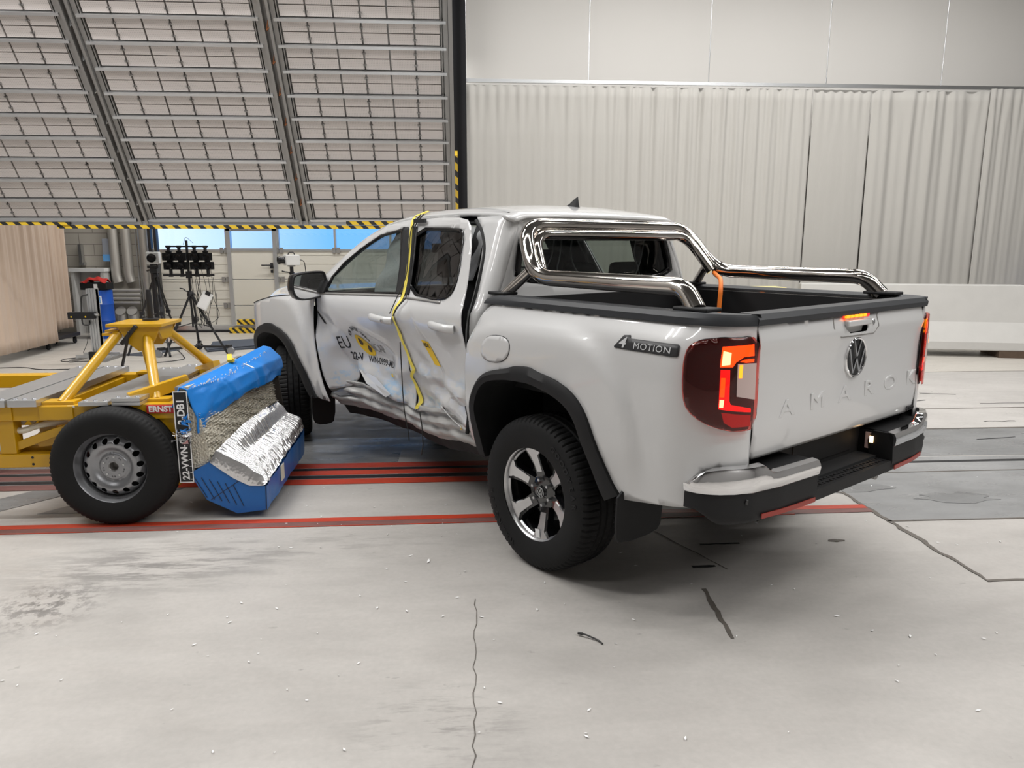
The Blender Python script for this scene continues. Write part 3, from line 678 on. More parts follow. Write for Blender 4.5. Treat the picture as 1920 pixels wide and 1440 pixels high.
# --- fuel door
fd = smooth_poly([(.385, 1.03), (.15, 1.035), (.12, 1.17), (.34, 1.165)][::-1], 3)
obj('fuel_door', panel(fd, lambda u, z: side(u, z, .006), .02), 'white_paint', TR, solid=.003)
fo = smooth_poly([(.388, 1.0275), (.1475, 1.032), (.117, 1.173), (.342, 1.168)][::-1], 3)
obj('fuel_door_gap', panel(fo, lambda u, z: side(u, z, .0042), .02), 'dark', TR)
# --- fenders
fen = [(2.47, 1.235), (2.475, 1.10), (2.475, .98), (2.465, .84), (2.44, .70), (2.40, .58), (2.34, .47), (2.60, .455), (2.66, .55), (2.74, .67), (2.84, .82), (2.95, .89), (3.13, .93), (3.25, .94), (3.42, .92), (3.58, .87), (3.70, .80), (3.79, .69), (3.82, .55), (3.86, .48), (4.3, .46), (4.59, .48), (4.59, .98),
       (4.30, 1.02), (3.95, 1.07), (3.62, 1.125), (3.47, 1.155), (3.26, 1.19), (2.92, 1.22)]
fen_fn = lambda u, z: (lambda p: (p[0], p[1] + (.012 * sstep(2.6, 2.4, u)), p[2]))(side(u, z))
obj('front_fender', panel(fen, fen_fn, .035), 'white_paint', TR, smooth=60, solid=.006)
obj('front_fender', panel(fen, mir(fen_fn), .05, flip=True), 'white_paint', TR, smooth=60, solid=.006)
obj('hood_gap', MB().tube([Vector(side(u, z, .001)) for u, z in zip(np.linspace(2.75, 3.95, 30), [interp(u, [2.5, 2.92, 3.26, 3.47, 3.62, 3.95], [1.235, 1.222, 1.192, 1.157, 1.128, 1.074]) + .001 for u in np.linspace(2.75, 3.95, 30)])], .0045, 6), 'dark', TR)
# --- black arch flares
def flare(name, outer, inner, s):
    mb = MB(); n = len(outer)
    V = []
    for (a, b), (c, d) in zip(outer, inner):
        y0 = side(a, b)[1]; y1 = side(c, d)[1] + .014
        V += [(a, y0 - .01, b), (a, y0 + .020, b), ((a * .6 + c * .4), y1 + .022, (b * .6 + d * .4)), (c, y1 + .014, d), (c, y1 - .16, d)]
    F = [(i * 5 + j, (i + 1) * 5 + j, (i + 1) * 5 + j + 1, i * 5 + j + 1) for i in range(n - 1) for j in range(4)]
    mb.add([(x, y * s, z) for x, y, z in V], F)
    obj(name, mb, 'black_plastic', TR, smooth=40)
def resample(pts, n):
    P = [Vector(p) for p in pts]; L = [0]
    for a, b in zip(P, P[1:]): L.append(L[-1] + (b - a).length)
    out = []
    for k in range(n):
        t = L[-1] * k / (n - 1); i = 0
        while i < len(L) - 2 and L[i + 1] < t: i += 1
        out.append(tuple(P[i].lerp(P[i + 1], (t - L[i]) / (L[i + 1] - L[i]))))
    return out
ro = [(.455, .51), (.478, .56), (.482, .72), (.462, .82), (.385, .93), (.29, .985), (.115, 1.02), (.10, 1.033), (-.03, 1.045), (-.065, 1.03), (-.21, 1.01), (-.32, .97), (-.39, .91), (-.43, .84), (-.49, .70), (-.54, .59), (-.58, .545)]
ri = [(.385, .50), (.40, .56), (.42, .70), (.42, .78), (.37, .88), (.29, .935), (.14, .96), (.10, .962), (-.02, .968), (-.06, .965), (-.20, .94), (-.30, .90), (-.355, .84), (-.38, .78), (-.425, .67), (-.46, .57), (-.50, .50)]
fo_ = [(3.83, .50), (3.845, .60), (3.80, .73), (3.73, .84), (3.62, .91), (3.43, .955), (3.38, .972), (3.24, .978), (3.20, .965), (3.12, .955), (2.95, .91), (2.83, .83), (2.73, .68), (2.65, .54), (2.58, .455)]
fi_ = [(3.75, .50), (3.755, .60), (3.71, .71), (3.65, .79), (3.57, .845), (3.42, .89), (3.38, .895), (3.25, .90), (3.2, .898), (3.13, .89), (2.98, .845), (2.90, .77), (2.81, .65), (2.74, .52), (2.68, .44)]
def smooth_open(p, n=2):
    for _ in range(n):
        q = [p[0]]
        for a, b in zip(p, p[1:]): q += [(a[0] * .75 + b[0] * .25, a[1] * .75 + b[1] * .25), (a[0] * .25 + b[0] * .75, a[1] * .25 + b[1] * .75)]
        p = q + [p[-1]]
    return p
ro, ri, fo_, fi_ = smooth_open(ro), smooth_open(ri), smooth_open(fo_), smooth_open(fi_)
for s in (1, -1):
    flare('arch_flare', resample(ro, 60), resample(ri, 60), s); flare('arch_flare', resample(fo_, 60), resample(fi_, 60), s)
    for pts in (ri, fi_):
        w = MB(); q = resample(pts, 24); V = []
        for x, z in q: V += [(x, s * .90, z), (x, s * .50, z)]
        w.add(V, [(2 * i, 2 * i + 2, 2 * i + 3, 2 * i + 1) for i in range(23)])
        w.add([(x, s * .50, z) for x, z in q], [tuple(range(24))])
        obj('wheel_arch_liner', w, 'dark', TR)
# --- mud flaps
def slab(pts, ax, a0, a1): return MB().prism(pts, ax, a0, a1)
for s in (1, -1):
    obj('mud_flap', slab(smooth_poly([(s * .66, .60), (s * .955, .60), (s * .965, .37), (s * .94, .325), (s * .70, .325), (s * .66, .37)], 1), 0, -.60, -.585), 'black_plastic', TR, bevel=.004)
    obj('mud_flap', slab(smooth_poly([(s * .74, .52), (s * .94, .52), (s * .94, .30), (s * .91, .235), (s * .80, .225), (s * .75, .25)], 1), 0, 2.62, 2.635), 'black_plastic', TR, bevel=.004)
# --- tailgate
TGZ = [.775, .80, .90, 1.0, 1.10, 1.20, 1.245, 1.27, 1.318]; TGX = [-1.060, -1.068, -1.076, -1.071, -1.071, -1.078, -1.088, -1.080, -1.066]
def tg(y, z, off=0.): return (interp(z, TGZ, TGX) - off + .004 * sstep(.60, .72, abs(y)), y, z)
rec = [(.182, 1.318), (.160, 1.305), (.170, 1.262), (.100, 1.220), (-.190, 1.217), (-.225, 1.25), (-.225, 1.318)]
hole = [(.078, 1.272), (.074, 1.258), (.030, 1.232), (-.118, 1.232), (-.125, 1.25), (-.13, 1.272)]
tgo = [(.713, .795), (.713, 1.318), (-.713, 1.318), (-.713, .795), (-.69, .775), (.69, .775)]
obj('tailgate', panel(tgo, lambda y, z: tg(y, z), .026, holes=[hole], flip=True), 'white_paint', TR, smooth=50, solid=.004)
tgate = TR.children[-1]
def part(name, mb, m, parent=TR, **k): return obj(name, mb, m, parent, **k)
gl_ = MB()
for a, b in zip(rec[:-1], rec[1:]): gl_.beam(Vector(tg(*a, .002)), Vector(tg(*b, .002)), .005, .003, (1, 0, 0))
part('recess_seam', gl_, 'alu_dark', tgate, smooth=0)
part('handle_recess', MB().prism([(y, z) for y, z in hole], 0, -1.062, -1.05), 'white_plastic', tgate, smooth=0)
part('tailgate_handle', MB().prism([(.074, 1.290), (.070, 1.262), (-.138, 1.262), (-.142, 1.290)], 0, -1.100, -1.072), 'white_paint', tgate, bevel=.006)
part('lock_cylinder', MB().lathe([(0, .004), (.013, .004), (.016, 0)], (-1.087, -.17, 1.27), 0, 24, -1), 'chrome', tgate)
lm = panel([(.082, 1.298), (.082, 1.316), (-.165, 1.316), (-.150, 1.298)], lambda y, z: tg(y, z, .005), .02, flip=True)
bl = part('brake_light', lm, 'lamp_red', tgate)
for k in range(5): part('light_cell', MB().box(-1.088, -1.078, .048 - k * .038, .074 - k * .038, 1.301, 1.313), 'lamp_orange', bl, smooth=0)
# badge
def lathe_x(prof, y, z, x0, n=48): return MB().lathe(prof, (x0, y, z), 0, n, -1)
EZ = 1.118; EY = -.055
em = part('round_emblem', lathe_x([(0, .008), (.083, .008), (.088, .004)], EY, EZ, -1.073), 'black_gloss', tgate)
part('emblem_ring', lathe_x([(.081, .004), (.082, .012), (.0875, .014), (.092, .010), (.093, .0)], EY, EZ, -1.071), 'chrome', em)
def emblem_bars(R, w):
    m = MB()
    def bar(a, b):
        m.beam(Vector((-.0, a[0], a[1])), Vector((0, b[0], b[1])), w, .006, (1, 0, 0))
    g = .07 * R
    bar((.36 * R, .90 * R), (.0 + .02 * R, g)); bar((-.36 * R, .90 * R), (-.02 * R, g))
    bar((.80 * R, .48 * R), (.33 * R, -.82 * R)); bar((.33 * R, -.82 * R), (.0, -g)); bar((0, -g), (-.33 * R, -.82 * R)); bar((-.33 * R, -.82 * R), (-.80 * R, .48 * R))
    return m
part('emblem_letters', emblem_bars(.084, .0095).map(lambda x, y, z: (x - 1.082, EY + y, EZ + z)), 'chrome', em, smooth=0)
# embossed name
lt = MB(); xs_ = [.481, .244, .012, -.211, -.425, -.649]
for ch, yy in zip('AMAROK', xs_):
    q = text_mesh(ch, .100, bold=.0, extrude=.003, bev=.002, sx=1.65); lt = MB()
    lt.add([(-1.0735 - z * 1.0, yy - x, .955 + y) for x, y, z in q.v], q.f); part('embossed_letter', lt, 'white_paint', tgate, smooth=30)
q = text_mesh('4', .030, bold=.001, extrude=.002); q2 = text_mesh('MOTION', .017, extrude=.002, align='LEFT')
b4 = part('small_badge', MB().prism([(-.645, .788), (-.71, .788), (-.71, .806), (-.645, .806)], 0, -1.077, -1.068), 'ink', tgate, smooth=0)
part('badge_lettering', MB().add([(-1.0775 - z, -.634 - x, .798 + y) for x, y, z in q.v], q.f).add([(-1.0775 - z, -.647 - x * .9, .797 + y) for x, y, z in q2.v], q2.f), 'ink', b4, smooth=0)
# --- black rail caps around the bed
cap = [(.90, 1.312), (.897, 1.338), (.88, 1.356), (.80, 1.358), (.775, 1.345), (.775, 1.312)]
for s in (1, -1):
    m = MB(); st = [.44, .36, 0, -.4, -.8, -.88, -.95, -1.0, -1.04, -1.065, -1.082]; sh = [0, 0, 0, 0, 0, .006, .025, .050, .085, .120, .160]
    V = []
    for i, (x, d) in enumerate(zip(st, sh)):
        for j, (y, z) in enumerate(cap): V.append((x, s * (y - (d if j < 3 else d * .4)) * (1 if i else 1), z - (.02 if i == 0 and j in (1, 2, 3, 4) else 0)))
    n = len(cap); F = [(i * n + j, i * n + (j + 1) % n, (i + 1) * n + (j + 1) % n, (i + 1) * n + j) for i in range(len(st) - 1) for j in range(n)] + [tuple(range(n)), tuple(range((len(st) - 1) * n, len(st) * n))]
    obj('rail_cap', MB().add(V, F), 'rail_plastic', TR, smooth=35)
    obj('inner_rail', MB().box(-1.0, .45, s * .775 - .0, s * .745, 1.30, 1.335), 'steel_tube' if s < 0 else 'rail_plastic', TR, smooth=0)
obj('tailgate_cap', MB().prism([(-1.084, 1.312), (-1.088, 1.335), (-1.072, 1.356), (-1.0, 1.358), (-.98, 1.345), (-.98, 1.312)], 1, -.735, .735), 'rail_plastic', TR, smooth=35)
# --- bed tub
tub = MB().box(-1.0, .46, -.72, .72, .86, .88).box(.44, .47, -.75, .75, .86, 1.33).box(-1.02, -1.0, -.72, .72, .80, 1.33)
for s in (1, -1): tub.box(-1.02, .46, s * .74, s * .72, .86, 1.33)
for k in range(9): tub.box(-1.0, .45, -.64 + k * .16, -.58 + k * .16, .88, .89)
obj('bed_tub', tub, 'black_plastic', TR, smooth=0)
# --- tail lamps
lamp = [(-.90, 1.04), (-.894, 1.128), (-.896, 1.211), (-.909, 1.243), (-.944, 1.262), (-1.003, 1.27), (-1.196, 1.275), (-1.198, 1.129), (-1.196, .912), (-1.088, .91), (-1.032, .921), (-.969, .945), (-.917, .987)]
el = {'upper_glow': ([(-1.025, 1.238), (-1.165, 1.245), (-1.172, 1.200), (-1.118, 1.198), (-1.085, 1.178), (-1.074, 1.160), (-1.025, 1.160)], 'lamp_orange'),
      'side_glow': ([(-1.028, 1.150), (-1.064, 1.150), (-1.069, 1.03), (-1.075, 1.015), (-1.17, .995), (-1.171, .980), (-1.030, .998)], 'lamp_red'),
      'inner_glow': ([(-1.031, 1.12), (-1.048, 1.12), (-1.048, 1.045), (-1.031, 1.045)], 'lamp_orange'),
      'lower_bulb': ([(-1.031, 1.035), (-1.048, 1.035), (-1.046, 1.005), (-1.031, 1.005)], 'lamp_hot'),
      'upper_bulb': ([(-1.030, 1.222), (-1.062, 1.215), (-1.062, 1.170), (-1.030, 1.166)], 'lamp_hot'),
      'second_glow': ([(-1.10, 1.180), (-1.125, 1.1885), (-1.172, 1.189), (-1.172, 1.176), (-1.13, 1.1755)], 'lamp_orange'),
      'lower_glow': ([(-1.04, .985), (-1.172, .968), (-1.172, .925), (-1.085, .925), (-1.052, .945)], 'lamp_red_dim'),
      'turn_glow': ([(-1.094, 1.170), (-1.108, 1.170), (-1.108, 1.12), (-1.094, 1.12)], 'lamp_orange'),
      'reversing_lamp': ([(-1.087, 1.175), (-1.174, 1.173), (-1.178, 1.031), (-1.091, 1.049)], 'lamp_clear')}
for s in (1, -1):
    F_ = (lambda u, z, o: side(u, z, o)) if s == 1 else (lambda u, z, o: (lambda p: (p[0], -p[1], p[2]))(side(u, z, o)))
    fl = s == -1; L_ = smooth_poly(lamp, 1)
    h = obj('tail_lamp', panel(L_, lambda u, z: F_(u, z, .004), .02, flip=fl), 'lamp_housing', TR, solid=.008)
    for k, (pts, mm) in el.items():
        obj(k, panel(pts, lambda u, z: F_(u, z, {'inner_glow': .016, 'upper_bulb': .016, 'lower_bulb': .016, 'reversing_lamp': .0245, 'turn_glow': .026}.get(k, .014)), .015, flip=fl), mm, h)
    obj('lens', panel(L_, lambda u, z: F_(u, z, .022), .02, flip=fl), 'lens_red', h, solid=.002)
# --- rear bumper
bp_ = [(-.932, .938), (-.96, .936), (-1.0, .925), (-1.05, .885), (-1.09, .83), (-1.12, .76), (-1.145, .6), (-1.155, .34)]
for s in (1, -1):
    path = resample(bp_, 26)
    def sect(x, y, i, prof):
        # inward normal in plan
        a = Vector(path[max(0, i - 1)]); b = Vector(path[min(25, i + 1)]); d = (b - a).normalized(); nrm = Vector((-d.y, d.x)) * -1
        if nrm.x < 0: nrm = -nrm
        if i < 4: nrm = Vector((0.2, -1)).normalized()
        return [(x + nrm.x * o, (y + nrm.y * o) * s, z) for o, z in prof(i)]
    def body(i):
        e = sstep(0, 5, i); b = .60 - .065 * sstep(0, 6, i)
        tz = interp(i, [0, 3, 6, 12, 14, 25], [.692, .747, .745, .745, .728, .728])
        return [(.10, b + .005), (.02, b - .0), (.0, b + .02), (-.004, .60), (.0, .66), (.0, tz - .015), (.012, tz), (.10, tz - .0), (.12, tz - .05)]
    V = []; n = 9
    for i, (x, y) in enumerate(path): V += sect(x, y, i, body)
    F = [(i * n + j, i * n + (j + 1) % n, (i + 1) * n + (j + 1) % n, (i + 1) * n + j) for i in range(25) for j in range(n)] + [tuple(range(n)), tuple(range(25 * n, 26 * n))]
    bmp = obj('rear_bumper', MB().add(V, F), 'black_plastic', TR, smooth=45)
    def chrome(i):
        tz = interp(i, [0, 3, 6, 12, 14, 25], [.70, .757, .770, .772, .735, .733])
        return [(-.002, .665), (-.009, .674), (-.013, .700), (-.010, tz - .018), (-.001, tz - .003), (.03, tz + .001), (.004, .668)]
    V = []; n = 7
    for i, (x, y) in enumerate(path): V += sect(x, y, i, chrome)
    F = [(i * n + j, i * n + (j + 1) % n, (i + 1) * n + (j + 1) % n, (i + 1) * n + j) for i in range(25) for j in range(n)] + [tuple(range(n)), tuple(range(25 * n, 26 * n))]
    obj('chrome_cover', MB().add(V, F), 'chrome', bmp, smooth=50)
    rfl = MB().grid(lambda t, v: (lambda x, y: (x - .006, y * s, .552 + v))(interp(t, [0, 1, 2], [-1.128, -1.147, -1.156]), interp(t, [0, 1, 2], [.71, .56, .36])), np.linspace(0, 2, 9), [.0, .020])
    obj('reflector', rfl, 'reflector', bmp, smooth=0, solid=.004)
    obj('top_pad', MB().box(-1.12, -.98, s * .36, s * .74, .715, .730), 'black_plastic', bmp, smooth=0)
    obj('parking_sensor', lathe_x([(0, .003), (.011, .003), (.013, 0)], s * .78, .63, -1.112), 'black_gloss', bmp)
    lpm = obj('lamp_case', MB().box(-1.11, -1.02, s * .352, s * .340, .635, .715), 'lamp_clear', bmp, smooth=0)
    obj('plate_lamp', MB().box(-1.062, -1.045, s * .340, s * .332, .668, .700), 'plate_lamp', lpm, smooth=0)
stp = MB().box(-1.155, -.97, -.35, .35, .55, .598).box(-.985, -.96, -.74, .74, .50, .82).box(-1.14, -.97, .345, .36, .55, .722).box(-1.14, -.97, -.36, -.345, .55, .722)
for i in range(22):
    for j in range(5): stp.box(-1.135 + j * .03, -1.12 + j * .03, -.32 + i * .03, -.306 + i * .03, .598, .6015)
st_ = obj('bumper_step', stp, 'black_plastic', TR, smooth=0)
obj('number_plate_recess', MB().box(-.99, -.983, -.26, .26, .63, .74), 'black_plastic', TR, bevel=.004)
obj('bumper_crossmember', MB().box(-1.08, -.94, -.7, .7, .57, .61), 'dark', TR, smooth=0)
# --- wheels
def make_wheel(R, parent, lettering=True):
    """hub axis = y, outer face at +y"""
    W_ = obj('wheel', MB().lathe([(.222, .078), (.228, .086), (.236, .092), (.247, .10), (.250, .108), (.246, .112), (.238, .110), (.233, .100), (.229, .088)], (0, 0, 0), 1, 96), 'machined', parent, smooth=50)
    obj('rim_barrel', MB().lathe([(.235, -.11), (.243, -.105), (.243, -.10), (.228, -.09), (.222, -.05), (.215, .03), (.223, .080), (.227, .080), (.217, .03), (.224, -.05)], (0, 0, 0), 1, 96), 'wheel_black', W_, smooth=50)
    # tyre with shoulder blocks
    prof = [(.236, -.118), (.262, -.128), (.30, -.133), (.345, -.131), (R - .022, -.122), (R - .008, -.105), (R - .002, -.085), (R, -.062), (R - .008, -.058), (R - .008, -.050), (R, -.046), (R + .001, -.018), (R - .008, -.014), (R - .008, -.006), (R + .001, -.002), (R + .001, .024), (R - .008, .028), (R - .008, .036), (R, .040), (R, .062), (R - .003, .085), (R - .008, .105), (R - .022, .122), (.345, .131), (.325, .1345), (.30, .134), (.262, .129), (.236, .118)]
    n = 288; V = []; m = len(prof)
    for k in range(n):
        t = 2 * PI * k / n
        for j, (r, a) in enumerate(prof):
            if abs(a) > .06 and abs(a) < .126 and r > R - .03 and k % 4 == 0: r -= .007
            if abs(a) <= .06 and (k + j) % 6 == 0 and r > R - .004: r -= .004
            V.append((r * math.cos(t), a, r * math.sin(t)))
    ty = obj('tyre', MB().add(V, [(k * m + i, k * m + i + 1, ((k + 1) % n) * m + i + 1, ((k + 1) % n) * m + i) for k in range(n) for i in range(m - 1)]), 'rubber', W_, smooth=32)
    if lettering:
        for txt, a0, sz, rr, spc in (('GOODYEAR', 20, .038, .318, .30), ('WRANGLER', 205, .034, .318, .30)):
            mb = MB()
            for i, ch in enumerate(txt):
                q = text_mesh(ch, sz, bold=.0012, extrude=.0012, sx=1.1)
                ang = math.radians(a0 + (len(txt) / 2 - i) * 7.6 * (1.0))
                for vv in [q]:
                    V2 = []
                    for x, y, z in vv.v:
                        r = rr + y; a = ang - x / rr; V2.append((r * math.cos(a) * -1, .1365 + z - .001, r * math.sin(a)))
                    mb.add(V2, vv.f)
            obj('sidewall_lettering', mb, 'black_plastic', ty, smooth=0)
    # alloy centre: 6 twin colour spokes
    hub = MB().lathe([(.0, .058), (.030, .060), (.034, .052), (.062, .050), (.088, .044), (.092, .02), (.092, -.02)], (0, 0, 0), 1, 48)
    blk = MB(); mc = MB()
    for k in range(6):
        a = math.radians(60 * k + 28)
        def P(r, w, y): return (r * math.cos(a) - w * math.sin(a), y, r * math.sin(a) + w * math.cos(a))
        for (r0, w0, y0), (r1, w1, y1) in [((.075, .034, .046), (.14, .030, .062)), ((.14, .030, .062), (.19, .040, .082)), ((.19, .040, .082), (.238, .064, .090))]:
            V = [P(r0, -w0, y0), P(r0, w0, y0), P(r1, w1, y1), P(r1, -w1, y1), P(r0, -w0 - .008, y0 - .035), P(r0, w0 + .008, y0 - .035), P(r1, w1 + .008, y1 - .035), P(r1, -w1 - .008, y1 - .035)]
            blk.add(V, [(0, 1, 2, 3), (4, 7, 6, 5), (0, 4, 5, 1), (3, 2, 6, 7), (0, 3, 7, 4), (1, 5, 6, 2)])
        pl = [(.105, -.017, .0575), (.105, .022, .0575), (.15, .026, .0705), (.195, .034, .0878), (.20, .044, .0895), (.212, .058, .0905), (.234, .066, .0925), (.236, 0, .0935), (.234, -.05, .0925), (.205, -.032, .0898), (.195, -.022, .0878), (.15, -.018, .0705)]
        V = [P(*p) for p in pl] + [P(p[0], p[1], p[2] - .012) for p in pl]; n2 = len(pl)
        mc.add(V, [tuple(range(n2))] + [(i, (i + 1) % n2, n2 + (i + 1) % n2, n2 + i) for i in range(n2)])
    obj('spoke_body', blk.add(hub.v, hub.f), 'wheel_black', W_, smooth=35)
    obj('spoke_face', mc, 'machined', W_, smooth=30)
    for k in range(6):
        a = math.radians(60 * k + 58 + 30); c = (.064 * math.cos(a), 0, .064 * math.sin(a))
        obj('wheel_nut', MB().lathe([(0, .070), (.008, .070), (.011, .064), (.0125, .045)], c, 1, 6), 'silver', W_, smooth=20)
    cc = obj('centre_cap', MB().lathe([(0, .0655), (.026, .065), (.029, .058)], (0, 0, 0), 1, 32), 'black_gloss', W_)
    bars = emblem_bars(.024, .0035).map(lambda x, y, z: (-y, .0665 + x * .3, z))
    obj('cap_emblem', bars.lathe([(.0235, .066), (.0245, .0675), (.0265, .066)], (0, 0, 0), 1, 32), 'silver', W_, smooth=0)
    obj('brake_disc', MB().lathe([(.05, .0), (.155, .0), (.155, -.02), (.05, -.02)], (0, 0, 0), 1, 40), 'alu_dark', W_)
    obj('inner_barrel', MB().lathe([(0.03, -.06), (.222, -.06), (.226, .06)], (0, 0, 0), 1, 48), 'dark', W_)
    return W_
wl_ = make_wheel(.392, TR); wl_.location = (0, .815, .390); wl_.rotation_euler = (0, math.radians(8), 0)
obj('spoke_sticker', MB().box(-.02, .02, 0, .001, -.022, .022).map(lambda x, y, z: (x * .8 + .015, .0935 + y, z - .205)), 'rim_label', wl_, smooth=0)
wr_ = copy_tree(wl_, TR); wr_.location = (0, -.815, .390); wr_.rotation_euler = (0, 0, PI)
wf = copy_tree(wl_, TR); wf.location = (3.32, .79, .390); wf.rotation_euler = (0, .5, math.radians(-24))
wf = copy_tree(wl_, TR); wf.location = (3.25, -.815, .390); wf.rotation_euler = (0, 0, PI)
# --- underbody
ub = MB()
for s in (1, -1): ub.box(-.95, 4.0, s * .40 - .04, s * .40 + .04, .42, .55)
ub.box(-.9, 3.9, -.62, .62, .50, .56).box(.7, 1.7, -.7, -.2, .30, .5).box(1.0, 2.8, -.12, .22, .28, .5)
for x in (.6, 1.4, 2.2, 2.8): ub.box(x - .04, x + .04, -.5, .5, .36, .5)
obj('chassis_frame', ub, 'dark', TR, smooth=0)
obj('rear_axle', MB().tube([(0, -.75, .39), (0, .75, .39)], .05, 14).sphere((0, 0, .39), .15, 16), 'dark', TR)
obj('front_axle', MB().tube([(3.25, -.72, .39), (3.25, .72, .39)], .04, 10), 'dark', TR)
obj('spare_wheel', MB().lathe([(.1, -.1), (.36, -.1), (.39, -.06), (.39, .06), (.36, .1), (.1, .1)], (-.50, 0, .60), 2, 32), 'rubber', TR)
obj('exhaust_pipe', MB().tube(fillet([(2.2, -.3, .38), (.5, -.3, .38), (-.5, -.62, .45), (-.95, -.66, .42)], .2), .035, 12), 'alu_dark', TR)
# --- hood and front end
def hood_fn(x, v):
    ye = interp(x, [2.5, 3.3, 3.6, 3.95, 4.1, 4.18], [.93, .925, .92, .84, .77, .72]); ze = interp(x, [2.5, 2.92, 3.26, 3.47, 3.62, 3.95, 4.18], [1.235, 1.22, 1.19, 1.155, 1.125, 1.07, .98])
    top = interp(x, [2.5, 3.0, 3.4, 3.75, 3.98, 4.13, 4.22], [1.26, 1.26, 1.255, 1.225, 1.175, 1.09, 1.0])
    a = abs(v); k = sstep(1, .74, a); return (x + .06 * (1 - v * v) * sstep(3.7, 4.18, x), ye * v, ze + (top - ze) * k + .012 * (1 - v * v))
obj('hood', MB().grid(hood_fn, np.linspace(2.62, 4.18, 40), np.linspace(-1, 1, 41)), 'white_paint', TR, smooth=60, solid=.015)
obj('front_grille', MB().prism([(4.10, .5), (4.24, .55), (4.25, .85), (4.20, 1.0), (4.1, 1.03)], 1, -.72, .72), 'black_gloss', TR, bevel=.01)
obj('engine_bay', MB().box(2.75, 4.1, -.6, .6, .5, 1.0), 'dark', TR, smooth=0)
# --- cab roof
RX = [.47, .52, .60, .75, 1.0, 1.24, 1.49, 1.78, 2.0, 2.23, 2.47, 2.62, 2.80, 2.95]; RZ = [1.745, 1.765, 1.776, 1.785, 1.792, 1.79, 1.782, 1.745, 1.675, 1.56, 1.41, 1.33, 1.26, 1.22]
def roof_edge(x):
    z = interp(x, RX, RZ); return S0(z) - .01, z
def roof_fn(x, v):
    ye, ze = roof_edge(x); ye = ye if x > .5 else ye - .03 * (.52 - x) / .05
    a = abs(v); cr = .030 * sstep(.45, .8, x) + .012
    bow = .30 * sstep(1.7, 2.95, x) * (1 - a ** 2.2)
    return (x + bow, ye * v * (1 - .0), ze + cr * (1 - a ** 2.6) + .018 * sstep(1, .86, a) - .008)
obj('roof', MB().grid(roof_fn, list(np.linspace(.47, .8, 10)) + list(np.linspace(.84, 1.80, 22)), np.linspace(-1, 1, 49)), 'white_paint', TR, smooth=70, solid=.02)
obj('windscreen', MB().grid(roof_fn, np.linspace(1.80, 2.93, 22), np.linspace(-.93, .93, 31)), 'glass', TR, smooth=180)
for s in (1, -1):
    m = MB().grid(lambda x, v: roof_fn(x, s * (.90 + .10 * v)), np.linspace(1.78, 2.93, 24), np.linspace(0, 1, 4))
    m.grid(lambda x, v: (lambda p: (p[0], (abs(p[1]) - .03 * v) * s, p[2] - .045 * v))(roof_fn(x, s)), np.linspace(1.0, 2.93, 30), np.linspace(0, 1, 3))
    obj('a_pillar', m, 'white_paint', TR, smooth=50, solid=.012)
for s in (1, -1):   # roof ditch mouldings
    obj('roof_moulding', MB().tube([(lambda p: (p[0], s * (abs(p[1]) - .045), p[2] + .017))(roof_fn(x, s)) for x in np.linspace(.56, 1.75, 24)], .007, 6), 'black_plastic', TR)
# antenna fin
an = MB(); V = []
for i, (x, w, h) in enumerate([(.86, .004, .0), (.82, .020, .02), (.76, .024, .045), (.71, .018, .075), (.685, .008, .085), (.675, .006, .03), (.66, .015, .005), (.655, .004, .0)]):
    V += [(x, -w - .012, 1.812), (x, -w, 1.814 + h * .5), (x, 0, 1.815 + h), (x, w, 1.814 + h * .5), (x, w + .012, 1.812)]
an.add(V, [(i * 5 + j, i * 5 + j + 1, (i + 1) * 5 + j + 1, (i + 1) * 5 + j) for i in range(7) for j in range(4)])
obj('roof_antenna', an, 'black_plastic', TR, smooth=50)
# --- cab rear corner, C pillar and back wall
def cpil(u, z):
    y = S0(z) - .022
    xb = .485 + .03 * sstep(1.4, 1.75, z)
    if u < .56:
        f = min(PI / 2, (.56 - u) / .12 * PI / 2); x = xb + .075 - .075 * math.sin(f); y2 = (y - .075) + .075 * math.cos(f)
        if u < .44: y2 = y - .075 - (.44 - u)
        return (x, y2, z)
    return (max(xb + .075, u) if u < .60 else u, y, z)
cp = [(.80, 1.765), (.74, 1.72), (.66, 1.62), (.625, 1.48), (.60, 1.34), (.57, 1.22), (.57, .60), (.441, .60), (.441, 1.765)]
for s in (1, -1):
    fn = cpil if s == 1 else mir(cpil)
    obj('c_pillar', panel(cp, fn, .03, flip=s == -1), 'white_paint', TR, smooth=60, solid=.012)
def back(y, z): return (.485 + .03 * sstep(1.4, 1.75, z), y, z)
YB = lambda z: S0(z) - .022 - .0755
bo = [(YB(1.0), 1.0), (YB(1.33), 1.33), (YB(1.5), 1.5), (YB(1.70), 1.70), (YB(1.76), 1.765)]; bo = bo + [(-y, z) for y, z in bo[::-1]]
wh = smooth_poly([(.67, 1.385), (.635, 1.56), (.595, 1.69), (-.595, 1.69), (-.635, 1.56), (-.67, 1.385)], 2)
obj('cab_back_panel', panel(bo, back, .04, holes=[wh], flip=True), 'white_paint', TR, smooth=60, solid=.012)
wh2 = smooth_poly([(.655, 1.395), (.62, 1.56), (.58, 1.675), (-.58, 1.675), (-.62, 1.56), (-.655, 1.395)], 2)
obj('rear_window_frame', panel(smooth_poly([(.675, 1.38), (.64, 1.56), (.60, 1.695), (-.60, 1.695), (-.64, 1.56), (-.675, 1.38)], 2), lambda y, z: (back(y, z)[0] - .004, y, z), .04, holes=[[(y * .965, z if z > 1.5 else z + .006) for y, z in wh2]], flip=True), 'black_gloss', TR, solid=-.012)
obj('rear_window_glass', panel(wh2, lambda y, z: (back(y, z)[0] + .004, y, z), .2, flip=True), 'glass', TR)
